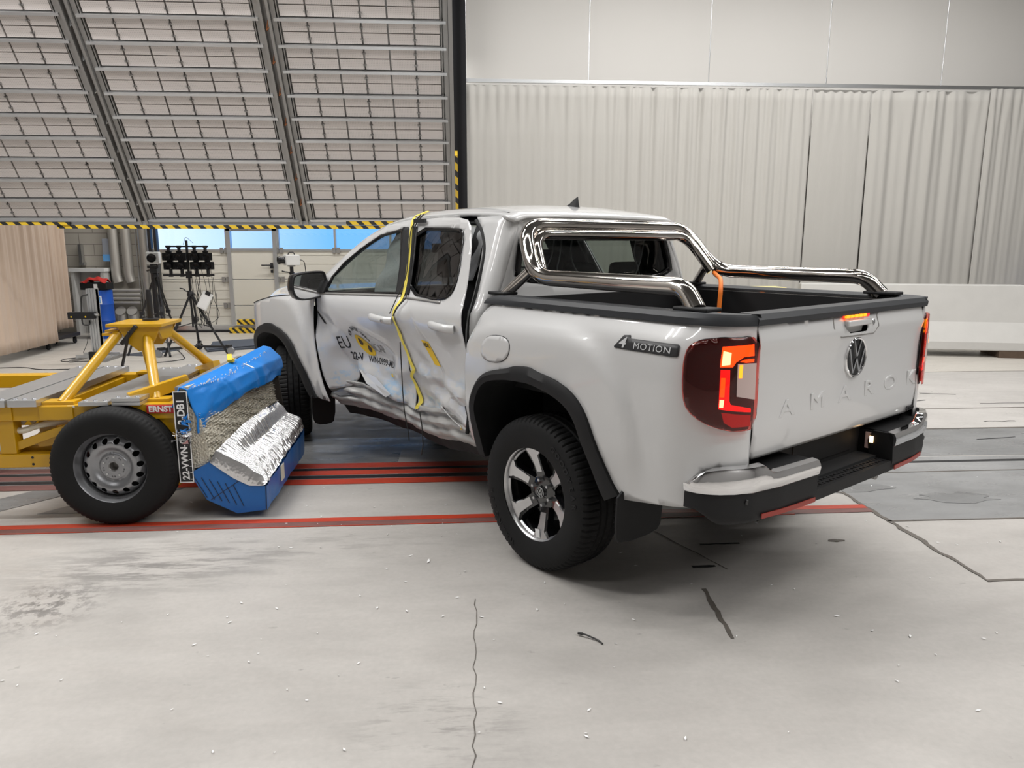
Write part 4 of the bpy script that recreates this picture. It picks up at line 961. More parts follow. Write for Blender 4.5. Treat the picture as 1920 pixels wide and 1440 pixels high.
# --- doors
fdo = [(1.475, 1.768), (1.385, 1.62), (1.30, 1.39), (1.288, 1.27), (1.286, 1.02), (1.286, .86), (1.286, .70), (1.286, .578), (1.42, .585), (1.62, .60), (1.86, .655), (2.04, .735), (2.12, .665), (2.20, .595), (2.37, .555),
       (2.42, .66), (2.455, .84), (2.468, .98), (2.468, 1.10), (2.46, 1.25), (2.45, 1.39), (2.35, 1.455), (2.22, 1.545), (1.99, 1.662), (1.77, 1.735)]
fwin = [(1.345, 1.312), (1.44, 1.52), (1.545, 1.712), (1.82, 1.672), (2.04, 1.582), (2.22, 1.485), (2.34, 1.38), (2.36, 1.28), (2.27, 1.268)]
rdo = [(.585, .60), (.80, .625), (.905, .675), (.935, .625), (1.27, .575), (1.272, .70), (1.272, .86), (1.272, 1.02), (1.275, 1.27), (1.288, 1.39), (1.372, 1.62), (1.45, 1.765), (1.16, 1.772), (.92, 1.765), (.80, 1.75), (.735, 1.71), (.665, 1.60), (.60, 1.43), (.545, 1.24), (.535, 1.07), (.545, .90), (.565, .72)]
rwin = smooth_poly([(1.235, 1.318), (.84, 1.303), (.735, 1.325), (.70, 1.38), (.72, 1.50), (.79, 1.68), (.87, 1.705), (1.405, 1.715), (1.33, 1.52)], 1)
fd_ = obj('front_door', panel(fdo, doorS, .022, holes=[fwin]), 'scuffed_paint', TR, smooth=32, solid=.004)
rd_ = obj('rear_door', panel(rdo, doorS, .022, holes=[rwin]), 'scuffed_paint', TR, smooth=32, solid=.004)
def inset(fn, o): return lambda x, z: fn(x, z, -o)
def ringpanel(outer, inner, fn, res=.03): return panel(outer, fn, res, holes=[inner])
def scale_poly(p, k):
    cx = sum(a for a, b in p) / len(p); cy = sum(b for a, b in p) / len(p); return [(cx + (a - cx) * k, cy + (b - cy) * (k - .02)) for a, b in p]
obj('window_glass', panel(fwin, inset(doorS, .008), .15), 'glass', fd_)
obj('window_seal', ringpanel(scale_poly(fwin, 1.035), scale_poly(fwin, .955), inset(doorS, -.002)), 'black_gloss', fd_, solid=.01)
obj('window_glass', panel(rwin, inset(doorS, .008), .15), 'glass_privacy', rd_)
obj('window_seal', ringpanel(scale_poly(rwin, 1.03), scale_poly(rwin, .955), inset(doorS, -.002)), 'black_gloss', rd_, solid=.01)
obj('pillar_trim', panel([(1.55, 1.722), (1.485, 1.724), (1.39, 1.60), (1.305, 1.39), (1.30, 1.312), (1.375, 1.312), (1.44, 1.48)], inset(doorS, -.007), .018), 'black_plastic', fd_, solid=.004)
obj('pillar_trim', panel([(1.43, 1.724), (1.375, 1.724), (1.30, 1.55), (1.215, 1.315), (1.28, 1.315), (1.30, 1.40), (1.38, 1.62)], inset(doorS, -.007), .018), 'black_plastic', rd_, solid=.004)
obj('window_sill_strip', MB().grid(lambda x, v: doorS(x, 1.262 + .045 * (x < 1.5) * 0 + interp(x, [1.29, 2.4], [.038, -.004]) + v, .006), np.linspace(1.30, 2.40, 40), [0, .012]), 'alu_dark', fd_, solid=-.004)
obj('window_sill_strip', MB().grid(lambda x, v: doorS(x, 1.290 + v, .006), np.linspace(.80, 1.27, 24), [0, .012]), 'alu_dark', rd_, solid=-.004)
# right side doors (undamaged)
def plainS(x, z, off=0.): return (x, -(S0(z) + off), z)
for nm, o_, w_ in (('front_door', fdo, fwin), ('rear_door', rdo, rwin)):
    o2 = [(a, .56 if b < .75 and nm == 'front_door' else (.58 if b < .7 else b)) for a, b in o_]
    o2 = [p for i, p in enumerate(o2) if i == 0 or p != o2[i - 1]]
    d_ = obj(nm, panel(o2, plainS, .05, holes=[w_], flip=True), 'white_paint', TR, smooth=60, solid=.012)
    obj('window_glass', panel(w_, lambda x, z: plainS(x, z, -.008), .15, flip=True), 'glass_grey', d_)
# door handles
for nm, (x0, z0, x1, z1), d_ in (('f', (1.60, 1.165, 1.33, 1.15), fd_), ('r', (.85, 1.180, .60, 1.165), rd_)):
    cx = (x0 + x1) / 2; cz = (z0 + z1) / 2
    obj('handle_cup', panel(disc2d(cx + .01, cz, .052, .040, 28), lambda x, z: doorS(x, z, .003 - .0 * z), .02), 'sensor_gray', d_)
    hb = MB(); P_ = [Vector(doorS(x0 + (x1 - x0) * t, z0 + (z1 - z0) * t, .012 + .035 * math.sin(PI * min(1, t * 1.0)) ** .5)) for t in np.linspace(0, 1, 14)]
    hb.tube(P_, [.010 + .009 * sstep(0, .25, t) for t in np.linspace(0, 1, 14)], 12, sq=1.25)
    h_ = obj('door_handle', hb, 'white_paint', d_, smooth=60)
    if nm == 'f': obj('lock_cylinder', MB().lathe([(0, .006), (.008, .006), (.010, 0)], tuple(Vector(doorS(1.375, 1.152, .058))), 1, 20), 'chrome', h_)
# door opening seals and dark gap behind the sprung rear door
ps = [(.80, 1.745), (.72, 1.70), (.63, 1.60), (.60, 1.48), (.575, 1.34), (.55, 1.22), (.545, 1.0), (.55, .75), (.60, .58)]
obj('door_opening_seal', MB().tube(fillet([(x, S0(z) - .02, z) for x, z in ps], .08), .012, 8), 'black_plastic', TR)
jb = panel([(.57, .60), (.57, 1.22), (.60, 1.34), (.625, 1.48), (.66, 1.62), (.74, 1.72), (.95, 1.745), (.86, 1.60), (.80, 1.40), (.76, 1.2), (.76, .6)], lambda x, z: (x, S0(z) - .03 - .10 * sstep(.58, .80, x), z), .05)
obj('door_jamb', jb, 'black_plastic', TR, smooth=60)
jb = panel([(.66, 1.42), (.68, 1.60), (.76, 1.70), (.98, 1.72), (.92, 1.40)], lambda x, z: (x, S0(z) - .024 - .06 * sstep(.62, .85, x) + .006 * math.sin(40 * z + 20 * x), z), .02)
obj('side_airbag', jb, 'airbag', TR, smooth=60)
for sg in (1, -1):
  obj('b_pillar', MB().grid(lambda z, v: (1.24 + (.09 if sg > 0 else .36) * v + (.0 if sg > 0 else .08) + interp(z, [.6, 1.3, 1.75], [0, .02, .13]), sg * (S0(z) - .05 - .12 * sstep(1.2, .8, z)), z), np.linspace(.55, 1.76, 20), [0, .5, 1]), 'black_plastic', TR, solid=.02)
for sg in (1, -1):
    obj('rear_pillar_trim', MB().grid(lambda z, v: (.52 + (.34 - .10 * sstep(1.5, 1.3, z)) * v, sg * (S0(z) - .10 + .02 * v), z), np.linspace(.9, 1.76, 16), [0, .5, 1]), 'seat', TR, solid=.01)
# --- crushed rocker / sill
def rock(x, t):
    prof_z = [.63, .60, .575, .55, .53, .505, .485, .46, .44, .42]
    ztop = interp(x, [.55, 1.28, 1.8, 2.4], [.06, -.01, .0, .0]); i = t * 9; z = interp(i, list(range(10)), prof_z) + ztop
    d = interp(x, [.50, .70, 1.0, 1.28, 1.7, 2.05, 2.25, 2.45], [.01, .035, .075, .10, .12, .125, .07, .02])
    rid = .014 * math.sin(i * 2.1 + .8 * x) + .006 * math.sin(17 * x + i) + .004 * math.sin(41 * x + 2 * i)
    y = .905 - d + rid - .05 * (abs(i - 3.5) / 5) ** 2 - .03 * sstep(7, 9, i) + (.02 if i < 1 else 0)
    return (x, y - .012, z + .006 * math.sin(9 * x))
obj('rocker_panel', MB().grid(rock, np.linspace(.50, 2.42, 90), np.linspace(0, 1, 28)), 'rocker_metal', TR, smooth=50, solid=.01)
obj('rocker_seam', MB().grid(lambda x, v: (x, rock(x, 1)[1] - .01 - .05 * v, rock(x, 1)[2] - .08 * v), np.linspace(.5, 2.42, 40), [0, .5, 1]), 'dark', TR)
obj('rocker_panel', MB().box(.5, 2.42, -.90, -.80, .42, .62), 'white_paint', TR, bevel=.03)
obj('floor_pan', MB().box(.5, 2.6, -.8, .72, .50, .56), 'dark', TR, smooth=0)
# torn folded metal below the doors
def flap(pts, m, name='torn_metal'):
    V = [Vector((x, S0(z) - dent(x, z) + o, z)) for x, z, o in pts]; c = sum(V, Vector()) / len(V); n = len(V)
    mb = MB().add(V + [c], [(i, (i + 1) % n, n) for i in range(n)]); obj(name, mb, m, TR, smooth=0, solid=-.003)
flap([(2.04, .745, .01), (1.88, .665, .03), (1.62, .61, .025), (1.55, .64, .02), (1.80, .72, .02)], 'white_paint')
flap([(2.10, .66, -.03), (2.0, .72, -.05), (1.85, .645, -.05), (1.6, .60, -.05), (1.8, .58, -.05), (2.1, .59, -.04)], 'dark')
flap([(.905, .68, .02), (.80, .64, .03), (.66, .60, .02), (.80, .60, .01)], 'white_paint')
flap([(2.36, .53, .0), (2.22, .60, -.02), (2.05, .60, -.03), (2.05, .55, -.02), (2.3, .51, .0)], 'steel_rim')
flap([(2.40, .84, -.06), (2.36, .70, -.08), (2.33, .62, -.06), (2.41, .64, -.05), (2.45, .80, -.03)], 'dark')
flap([(2.465, 1.135, .006), (2.42, 1.10, .008), (2.36, 1.045, .006), (2.38, 1.045, .004), (2.44, 1.095, .004)], 'dark', 'paint_tear')
# --- tape and cables along the B gap
tp = [(1.36, 1.835), (1.46, 1.785), (1.43, 1.70), (1.345, 1.52), (1.285, 1.36), (1.262, 1.27), (1.275, 1.22), (1.275, 1.05), (1.262, .93), (1.225, .85), (1.28, .80), (1.255, .70), (1.235, .64), (1.27, .59)]
TP = resample(tp, 70)
def ribbon(path, w, fn, off): return MB().grid(lambda i, v: (lambda p: fn(p[0] + w * v, p[1], off))(path[int(i)]), range(len(path)), [-.5, .5])
def overS(x, z, off): return doorS(x, min(z, 1.79), off) if z < 1.79 else (x, .62, 1.812)
obj('yellow_tape', ribbon(TP[3:], .030, overS, .012), 'tape_yellow', TR, solid=-.001, smooth=0)
obj('tape_end', MB().beam(Vector((1.44, .69, 1.79)), Vector((1.44, .60, 1.822)), .03, .004), 'tape_yellow', TR, smooth=0)
cab1 = [(1.36, 1.80), (1.395, 1.72), (1.335, 1.58), (1.262, 1.42), (1.235, 1.33), (1.20, 1.30), (1.23, 1.24), (1.24, 1.19)]
obj('sensor_cable', MB().tube(fillet([doorS(x, z, .022) for x, z in cab1], .05), .0035, 6).tube(fillet([doorS(x + .035, z, .02) for x, z in cab1[:4]] + [doorS(1.29, 1.20, .03)], .05), .003, 6), 'cable', TR)
obj('sensor_clip', MB().box(1.16, 1.26, .905, .935, 1.19, 1.235), 'black_metal', TR, bevel=.003)
obj('sensor_clip', MB().box(1.28, 1.40, .71, .735, 1.745, 1.77), 'black_metal', TR, bevel=.003)
obj('hanging_cable', MB().tube([(1.30, .91, 1.02), (1.305, .90, .72), (1.29, .90, .58), (1.25, .90, .46), (1.24, .90, .40)], .0035, 6), 'cable', TR)
obj('hanging_cable', MB().tube([(1.13, .885, .60), (1.10, .89, .52), (1.10, .885, .40), (1.12, .885, .33)], .0035, 6), 'cable', TR)
# --- mirrors
for s in (1, -1):
    mo = smooth_poly([(1.145, 1.275), (1.135, 1.375), (1.115, 1.408), (.905, 1.428), (.875, 1.405), (.868, 1.262), (.890, 1.238), (1.09, 1.208)], 2)
    V = []; K = [(2.395, 1.0), (2.42, 1.03), (2.47, 1.0), (2.53, .85), (2.57, .5)]; cy, cz = 1.0, 1.315; n = len(mo)
    for x, k in K: V += [(x, s * (cy + (y - cy) * k), cz + (z - cz) * k) for y, z in mo]
    F = [(i * n + j, i * n + (j + 1) % n, (i + 1) * n + (j + 1) % n, (i + 1) * n + j) for i in range(4) for j in range(n)] + [tuple(range(4 * n, 5 * n))]
    mr = obj('wing_mirror', MB().add(V, F), 'black_gloss', TR, smooth=50)
    obj('mirror_rim', MB().add([(2.395 - d, s * (cy + (y - cy) * k), cz + (z - cz) * k) for d, k in ((0, 1.0), (.008, .97), (.004, .90), (-.006, .86)) for y, z in mo], [(i * n + j, i * n + (j + 1) % n, (i + 1) * n + (j + 1) % n, (i + 1) * n + j) for i in range(3) for j in range(n)]), 'black_plastic', mr)
    obj('mirror_glass', MB().add([(2.400, s * (cy + (y - cy) * .87), cz + (z - cz) * .87) for y, z in mo], [tuple(range(n))]), 'mirror', mr, smooth=0)
    obj('mirror_arm', MB().beam(Vector((2.50, s * .92, 1.275)), Vector((2.46, s * .84, 1.285)), .07, .05), 'black_plastic', mr, bevel=.01)
    obj('mirror_sail', MB().add([(2.46, s * .93, 1.265), (2.34, s * .925, 1.27), (2.34, s * .885, 1.345), (2.46, s * .86, 1.385)], [(0, 1, 2, 3)]), 'black_plastic', mr, smooth=0, solid=.012)
# --- roll bar
def rb(path, r=.038, rad=.13): return MB().tube(fillet(path, rad, 10), r, 20)
hoop = [(-.83, .78, 1.355), (-.745, .755, 1.445), (.21, .75, 1.452), (.40, .665, 1.715), (.40, -.665, 1.715), (.21, -.75, 1.452), (-.745, -.755, 1.445), (-.83, -.78, 1.355)]
RB = obj('roll_bar', MB().tube(fillet(hoop, .14, 10), .040, 24), 'steel_tube', TR, smooth=60)
obj('second_hoop', MB().tube(fillet([(.20, .70, 1.45), (.355, .63, 1.665), (.355, -.63, 1.665), (.20, -.70, 1.45)], .11, 10), .030, 20), 'steel_tube', RB, smooth=60)
for s in (1, -1):
    obj('brace', rb([(.27, s * .735, 1.475), (.405, s * .80, 1.345)], .027, .02), 'steel_tube', RB, smooth=60)
    obj('foot', MB().box(-.92, -.75, s * .735, s * .835, 1.355, 1.372), 'black_plastic', RB, bevel=.006)
    obj('foot', MB().box(.34, .48, s * .75, s * .845, 1.355, 1.372), 'black_plastic', RB, bevel=.006)
hz = [(.18, -.70, 1.44), (.12, -.66, 1.42), (.04, -.58, 1.41), (.0, -.53, 1.36), (-.0, -.52, 1.20), (.02, -.52, .89)]
obj('orange_hose', MB().tube(fillet(hz, .06), .013, 12), 'orange', TR)
obj('cable_tie', MB().tube([(.17 + .046 * math.cos(a) * .3, -.735 + .046 * math.cos(a), 1.455 + .046 * math.sin(a)) for a in np.linspace(0, 6.28, 16)] + [(.18, -.72, 1.52)], .004, 6), 'cable', RB)
obj('bed_data_box', MB().box(.05, .38, .35, .62, .89, 1.28).box(.1, .3, -.2, .3, .89, 1.2), 'black_plastic', TR, bevel=.01)
# --- interior
ci = MB().box(.52, 2.75, -.80, .70, .54, .60).box(2.55, 2.75, -.80, .80, .56, 1.20).box(.52, .55, -.78, .78, .6, 1.36)
for s in (-1,): ci.box(.55, 2.6, s * .82, s * .80, .58, 1.26)
obj('cabin_shell', ci, 'seat', TR, smooth=0)
obj('headliner', MB().grid(lambda x, v: (lambda p: (p[0], p[1] * .95, p[2] - .045))(roof_fn(x, v)), np.linspace(.56, 1.78, 12), np.linspace(-1, 1, 13)), 'headliner', TR, solid=.01)
def seat(x, y, w, back_h=.62, name='front_seat', hr=(0,)):
    z0 = .68
    b = MB().box(x - .02, x + .50, y - w / 2, y + w / 2, z0, z0 + .20)
    o = obj(name, b, 'seat', TR, bevel=.04)
    V = []
    bk = MB().prism([(x + .06, z0 + .12), (x - .10, z0 + back_h), (x - .21, z0 + back_h - .03), (x - .10, z0 + .05)], 1, y - w / 2 + .02, y + w / 2 - .02)
    obj('backrest', bk, 'seat', o, bevel=.035)
    for h in hr:
        if name == 'rear_seat': back_h = .66 if h > .1 else .585
        hd = obj('headrest', MB().prism([(x - .10, z0 + back_h + .06), (x - .13, z0 + back_h + .24), (x - .21, z0 + back_h + .23), (x - .20, z0 + back_h + .06)], 1, y + h - .13, y + h + .13), 'seat', o, bevel=.03)
        obj('headrest_post', MB().tube([(x - .155, y + h - .055, z0 + back_h - .05), (x - .155, y + h - .055, z0 + back_h + .09)], .007, 8).tube([(x - .155, y + h + .055, z0 + back_h - .05), (x - .155, y + h + .055, z0 + back_h + .09)], .007, 8), 'chrome', hd)
seat(1.62, .38, .50, .66); seat(1.62, -.38, .50, .66)
seat(.86, 0, 1.32, .66, 'rear_seat', (.25, -.02, -.45))
ds = MB().prism([(2.30, .90), (2.24, 1.12), (2.34, 1.20), (2.85, 1.22), (2.85, .9)], 1, -.78, .78)
obj('dashboard', ds, 'seat', TR, bevel=.02)
sw = MB()
c0 = Vector((2.12, .38, 1.16)); ax_ = Vector((-.90, 0, .42)).normalized(); uu = Vector((0, 1, 0)); vv_ = ax_.cross(uu)
sw.tube([c0 + uu * .185 * math.cos(a) + vv_ * .185 * math.sin(a) for a in np.linspace(0, 2 * PI, 36)], .015, 8, cap=False)
for a in (0, PI, 1.5 * PI): sw.beam(c0, c0 + uu * .18 * math.cos(a) - vv_ * .18 * math.sin(a) * 1, .03, .015, ax_)
obj('steering_wheel', sw.sphere(tuple(c0), .055), 'seat', TR)
obj('curtain_airbag', MB().grid(lambda x, z: (x, S0(z) - .07 - .04 * math.sin(9 * x + 2 * z) * .5 - .012 * math.sin(31 * z + 7 * x), z), np.linspace(1.42, 1.78, 18), np.linspace(1.26, 1.70, 22)), 'airbag', TR, smooth=180, solid=.004)
obj('interior_mirror', MB().box(2.13, 2.16, -.12, .12, 1.55, 1.62).beam(Vector((2.15, 0, 1.6)), Vector((2.22, 0, 1.68)), .02, .02), 'black_metal', TR, bevel=.008)
wr = MB()
for (a, b, c) in [(.30, .42, 1.66), (.24, .30, 1.67), (.16, .05, 1.66), (-.40, -.50, 1.67), (-.48, -.40, 1.67)]:
    wr.tube(fillet([(.56, a, c), (.60, a - .02, 1.55), (.58, (a + b) / 2, 1.45), (.60, b - .15 * (a > 0), 1.36)], .06), .0045, 6)
obj('loose_wires', wr, 'steel_rim', TR)
# --- graphics on the doors and bed
def drape(mb, x0, z0, fn, off, rot=0., sx=1., sz=1., shear=0., step=.015):
    d = dice(mb, step); c, s = math.cos(rot), math.sin(rot); V = []
    for x, y, z in d.v:
        X = (x + shear * y) * sx; Z = y * sz
        V.append(fn(x0 - (X * c - Z * s), z0 + X * s + Z * c, off))
    m = MB(); m.v = V; m.f = d.f; return m
def place(name, mb, m, parent, **k): return obj(name, mb, m, parent, smooth=0, **k)
place('door_lettering', drape(text_mesh('EU', .128, sp=1.0), 2.185, .918, doorS, .004, rot=.12), 'ink', fd_)
place('door_lettering', drape(text_mesh('R', .10), 2.02, .925, doorS, .004, rot=.0), 'sensor_gray', fd_)
place('door_lettering', drape(text_mesh('NCAP', .085, sp=1.0), 1.745, .922, doorS, .004, rot=.02), 'alu_dark', fd_)
place('door_lettering', drape(text_mesh('22-V', .078, bold=.0022), 2.075, .828, doorS, .004, rot=.03), 'ink', fd_)
place('door_lettering', drape(text_mesh('WN-0999-MD1', .062, bold=.0005), 1.735, .826, doorS, .004, rot=.0), 'ink', fd_)
oval = MB(); pts = disc2d(0, 0, .108, .060, 36); oval.v = [(a, b, 0) for a, b in pts]; oval.f = [tuple(range(36))]
place('door_emblem', drape(oval, 1.93, .925, doorS, .005, rot=-.45), 'badge_yellow', fd_)
for dx, dz in ((.045, .022), (-.045, -.02)):
    ov = MB(); pts = disc2d(0, 0, .024, .026, 20); ov.v = [(a, b, 0) for a, b in pts]; ov.f = [tuple(range(20))]
    place('emblem_figure', drape(ov, 1.93 + dx, .925 + dz, doorS, .007, rot=-.45), 'wood', fd_)
arc = MB()
for i, ch in enumerate('FOR SAFER CARS'):
    q = text_mesh(ch, .040, bold=.0008); a = math.radians(158 - i * 9.6)
    arc.add([((.150 + y) * math.cos(a) + x * math.sin(a), (.118 + y) * math.sin(a) - x * math.cos(a), 0) for x, y, z in q.v], q.f)
place('door_lettering', drape(arc, 1.94, .925, doorS, .004, rot=-.12), 'ink', fd_)
place('door_sticker', drape(MB().add([(-.055, -.072, 0), (.055, -.072, 0), (.055, .072, 0), (-.055, .072, 0)], [(0, 1, 2, 3)]), .965, .985, doorS, .004, shear=-.55), 'badge_yellow', rd_)
place('door_lettering', drape(text_mesh('ADAC', .034, bold=.0012), .995, 1.03, doorS, .007, rot=.0), 'ink', rd_)
for (x, z) in ((1.58, .76), (1.66, .645), (.70, .585)):
    tg_ = MB().add([(-.012, -.012, 0), (.012, -.012, 0), (.012, .012, 0), (-.012, .012, 0)], [(0, 1, 2, 3)])
    place('target_mark', drape(tg_, x, z, doorS, .012, rot=.4), 'badge_yellow', rd_ if x < 1.2 else fd_)
# 4MOTION badge on the bed side
bg = [(-.540, 1.196), (-.585, 1.246), (-.618, 1.249), (-.622, 1.236), (-.860, 1.236), (-.868, 1.230), (-.868, 1.192), (-.862, 1.187), (-.545, 1.190)]
b4 = obj('side_badge', panel(bg, lambda u, z: side(u, z, .006), .02), 'ink', TR, solid=.003)
def sfn(x, z, off): return side(x, z, off)
place('badge_lettering', drape(text_mesh('4', .060, bold=.0012, sx=1.25), -.588, 1.215, sfn, .0095, shear=.25), 'sensor_gray', b4)
place('badge_lettering', drape(text_mesh('MOTION', .037, sp=1.1, sx=1.2), -.742, 1.209, sfn, .0095), 'sensor_gray', b4)

BX = thing('crushed_barrier', 'blue crushable barrier torn open to silver foil honeycomb against the truck front wheel', 'crash barrier', (-2.6, .9, 0))
def bx(name, mb, m, parent=BX, **k): return obj(name, mb.map(lambda x, y, z: (x + 2.6, y - .9, z)), m, parent, **k)

# ================================================================ CRASH TROLLEY
TX = thing('crash_trolley', 'yellow steel crash test trolley on large rubber wheels carrying the blue barrier', 'trolley', (-3.13, .31, 0))
OX, OY = -3.13, .31
def loc_(mb): return mb.map(lambda x, y, z: (x - OX, y - OY, z))
def tp_(name, mb, m, parent=TX, **k): return obj(name, loc_(mb), m, parent, **k)
ch = MB()
for y0, y1 in ((.31, .41), (1.35, 1.45)): ch.box(-5.4, -2.78, y0, y1, .61, .70)
for y0, y1 in ((.31, .39), (1.37, 1.45)): ch.box(-5.4, -3.50, y0, y1, .33, .41)
for y0, y1 in ((.32, .40), (1.36, 1.44)):
    for x in (-3.80, -4.7): ch.box(x, x + .09, y0, y1, .41, .61)
    ch.beam((-3.72, (y0 + y1) / 2, .45), (-3.30, (y0 + y1) / 2, .60), .05, .05, (0, 1, 0))
ch.box(-3.80, -3.0, .40, .44, .40, .44).box(-2.88, -2.78, .41, 1.35, .50, .70).box(-3.62, -3.52, .41, 1.35, .52, .68).box(-4.75, -4.6, .41, 1.35, .5, .68)
CH = tp_('chassis_frame', ch, 'yellow', bevel=.004, smooth=0)
tp_('side_plate', MB().prism([(-3.02, .61), (-2.80, .61), (-2.80, .20), (-2.88, .20), (-3.02, .38)], 1, .33, .37), 'yellow', smooth=0)
tp_('side_plate', MB().prism([(-3.02, .61), (-2.80, .61), (-2.80, .20), (-2.88, .20), (-3.02, .38)], 1, 1.38, 1.42), 'yellow', smooth=0)
tp_('gusset', MB().prism([(-3.62, .47), (-3.20, .60), (-3.30, .48), (-3.60, .44)], 1, .36, .60), 'yellow', smooth=0)
tp_('gusset', MB().add([(-3.75, .33, .36), (-3.45, .33, .36), (-3.30, .9, .52), (-3.72, .9, .52), (-3.75, .33, .39), (-3.45, .33, .39), (-3.30, .9, .55), (-3.72, .9, .55)], [(0, 1, 2, 3), (4, 5, 6, 7), (0, 1, 5, 4), (1, 2, 6, 5), (2, 3, 7, 6), (3, 0, 4, 7)]), 'yellow', smooth=0)
for (x, z) in [(-3.72, .68), (-3.72, .635), (-3.50, .68), (-3.50, .64), (-3.40, .68), (-3.40, .64), (-3.62, .39), (-3.62, .35)]:
    tp_('bolt_hole', MB().lathe([(0, .002), (.007, .002), (.008, 0)], (x, .31, z), 1, 12, -1), 'ink', TX)
for x0, x1 in ((-3.55, -3.36), (-3.85, -3.70)): tp_('joint_plate', MB().box(x0, x1, .300, .31, .615, .695), 'yellow', bevel=.003, smooth=0)
np_ = tp_('nameplate', MB().box(-2.945, -2.785, .300, .309, .645, .695), 'red_sign', bevel=.002, smooth=0)
q = text_mesh('ERNST', .046, bold=.0015, extrude=.001)
tp_('nameplate_lettering', MB().add([(-2.865 + x, .2985 - z, .670 + y) for x, y, z in q.v], q.f), 'white_ink', np_, smooth=0)
for x in (-3.74, -3.37, -3.18): tp_('small_sticker', MB().box(x - .02, x + .02, .308, .3095, .685, .698), 'white_ink', smooth=0)
def plank(x0, x1, z0, z1, y0=.27, y1=1.48, nb=3):
    p_ = tp_('ballast_plank', MB().box(x0, x1, y0, y1, z0, z1), 'alu', bevel=.002, smooth=0)
    for y in (y0 + .035, y1 - .035):
        b = MB()
        for k in range(nb):
            xx = x0 + (x1 - x0) * (k + .5) / nb; b.lathe([(0, .006), (.009, .006), (.013, .002), (.014, 0)], (xx, y, z1), 2, 8)
        tp_('bolt_row', b, 'steel_rim', p_)
plank(-3.90, -3.715, .70, .74); plank(-3.70, -3.54, .70, .74); plank(-3.31, -3.145, .70, .725); plank(-3.125, -2.965, .70, .72); plank(-3.125, -2.965, .723, .745)
# pyramid stand on top
top = MB().prism([(-.17, -.17), (.17, -.17), (.17, .17), (-.17, .17)], 2, 1.105, 1.125).map(lambda x, y, z: (-3.15 + x + .12 * (y + .17) * 0, .88 + y, z))
st = tp_('top_plate', top, 'yellow', bevel=.002, smooth=0)
bk_ = MB().prism([(-3.26, 1.105), (-3.00, 1.105), (-3.04, 1.02), (-3.08, .965), (-3.14, .95), (-3.20, 1.0)], 1, .735, .75).prism([(-3.29, 1.105), (-3.0, 1.105), (-3.04, 1.03), (-3.10, .96), (-3.18, .96), (-3.24, 1.03)], 1, 1.0, 1.015)
bk_.prism([(.73, 1.105), (1.0, 1.105), (.95, 1.02), (.80, 1.02)], 0, -3.03, -3.015).box(-3.36, -3.26, .74, .84, 1.05, 1.065).box(-3.34, -3.26, .74, .84, 1.075, 1.085)
tp_('bracket', bk_, 'yellow', smooth=0)
feet = [(-3.45, .37), (-2.93, .42), (-3.34, 1.38), (-2.86, 1.38)]; tops = [(-3.27, .76), (-3.10, .78), (-3.22, .98), (-3.06, .98)]
for (fx, fy), (tx, ty) in zip(feet, tops):
    sp = tp_('strut', MB().tube([(fx, fy, .70), (tx, ty, 1.06)], .030, 16), 'yellow')
    tp_('foot_plate', MB().box(fx - .09, fx + .09, fy - .05, fy + .05, .70, .718), 'yellow', sp, bevel=.002, smooth=0)
tp_('clamp_lever', MB().beam((-3.245, .72, .86), (-3.175, .70, 1.08), .014, .014).beam((-3.235, .72, 1.0), (-3.13, .70, 1.115), .022, .022), 'black_metal', bevel=.002)
tp_('spigot', MB().lathe([(0, .0), (.05, 0), (.05, .012), (.02, .016), (.018, .16), (.014, .20), (0, .20)], (-3.14, .95, 1.125), 2, 20), 'black_metal')
tp_('corner_brace', MB().beam((-3.06, .36, .72), (-2.80, .58, .79), .05, .07), 'yellow', smooth=0); tp_('corner_brace', MB().beam((-2.98, 1.3, .72), (-2.80, 1.14, .79), .05, .07), 'yellow', smooth=0)
hs_ = MB(); path = [(-3.80 + .012 * k, .42 + .014 * math.sin(k * 1.3), .58 + .014 * math.cos(k * 1.3)) for k in range(34)]
tp_('coiled_hose', MB().tube(path, .008, 8), 'hose_white')
tp_('hose', MB().tube(fillet([(-3.85, .40, .60), (-3.70, .36, .53), (-3.60, .37, .57), (-3.45, .42, .58)], .06), .018, 10), 'hose_white')
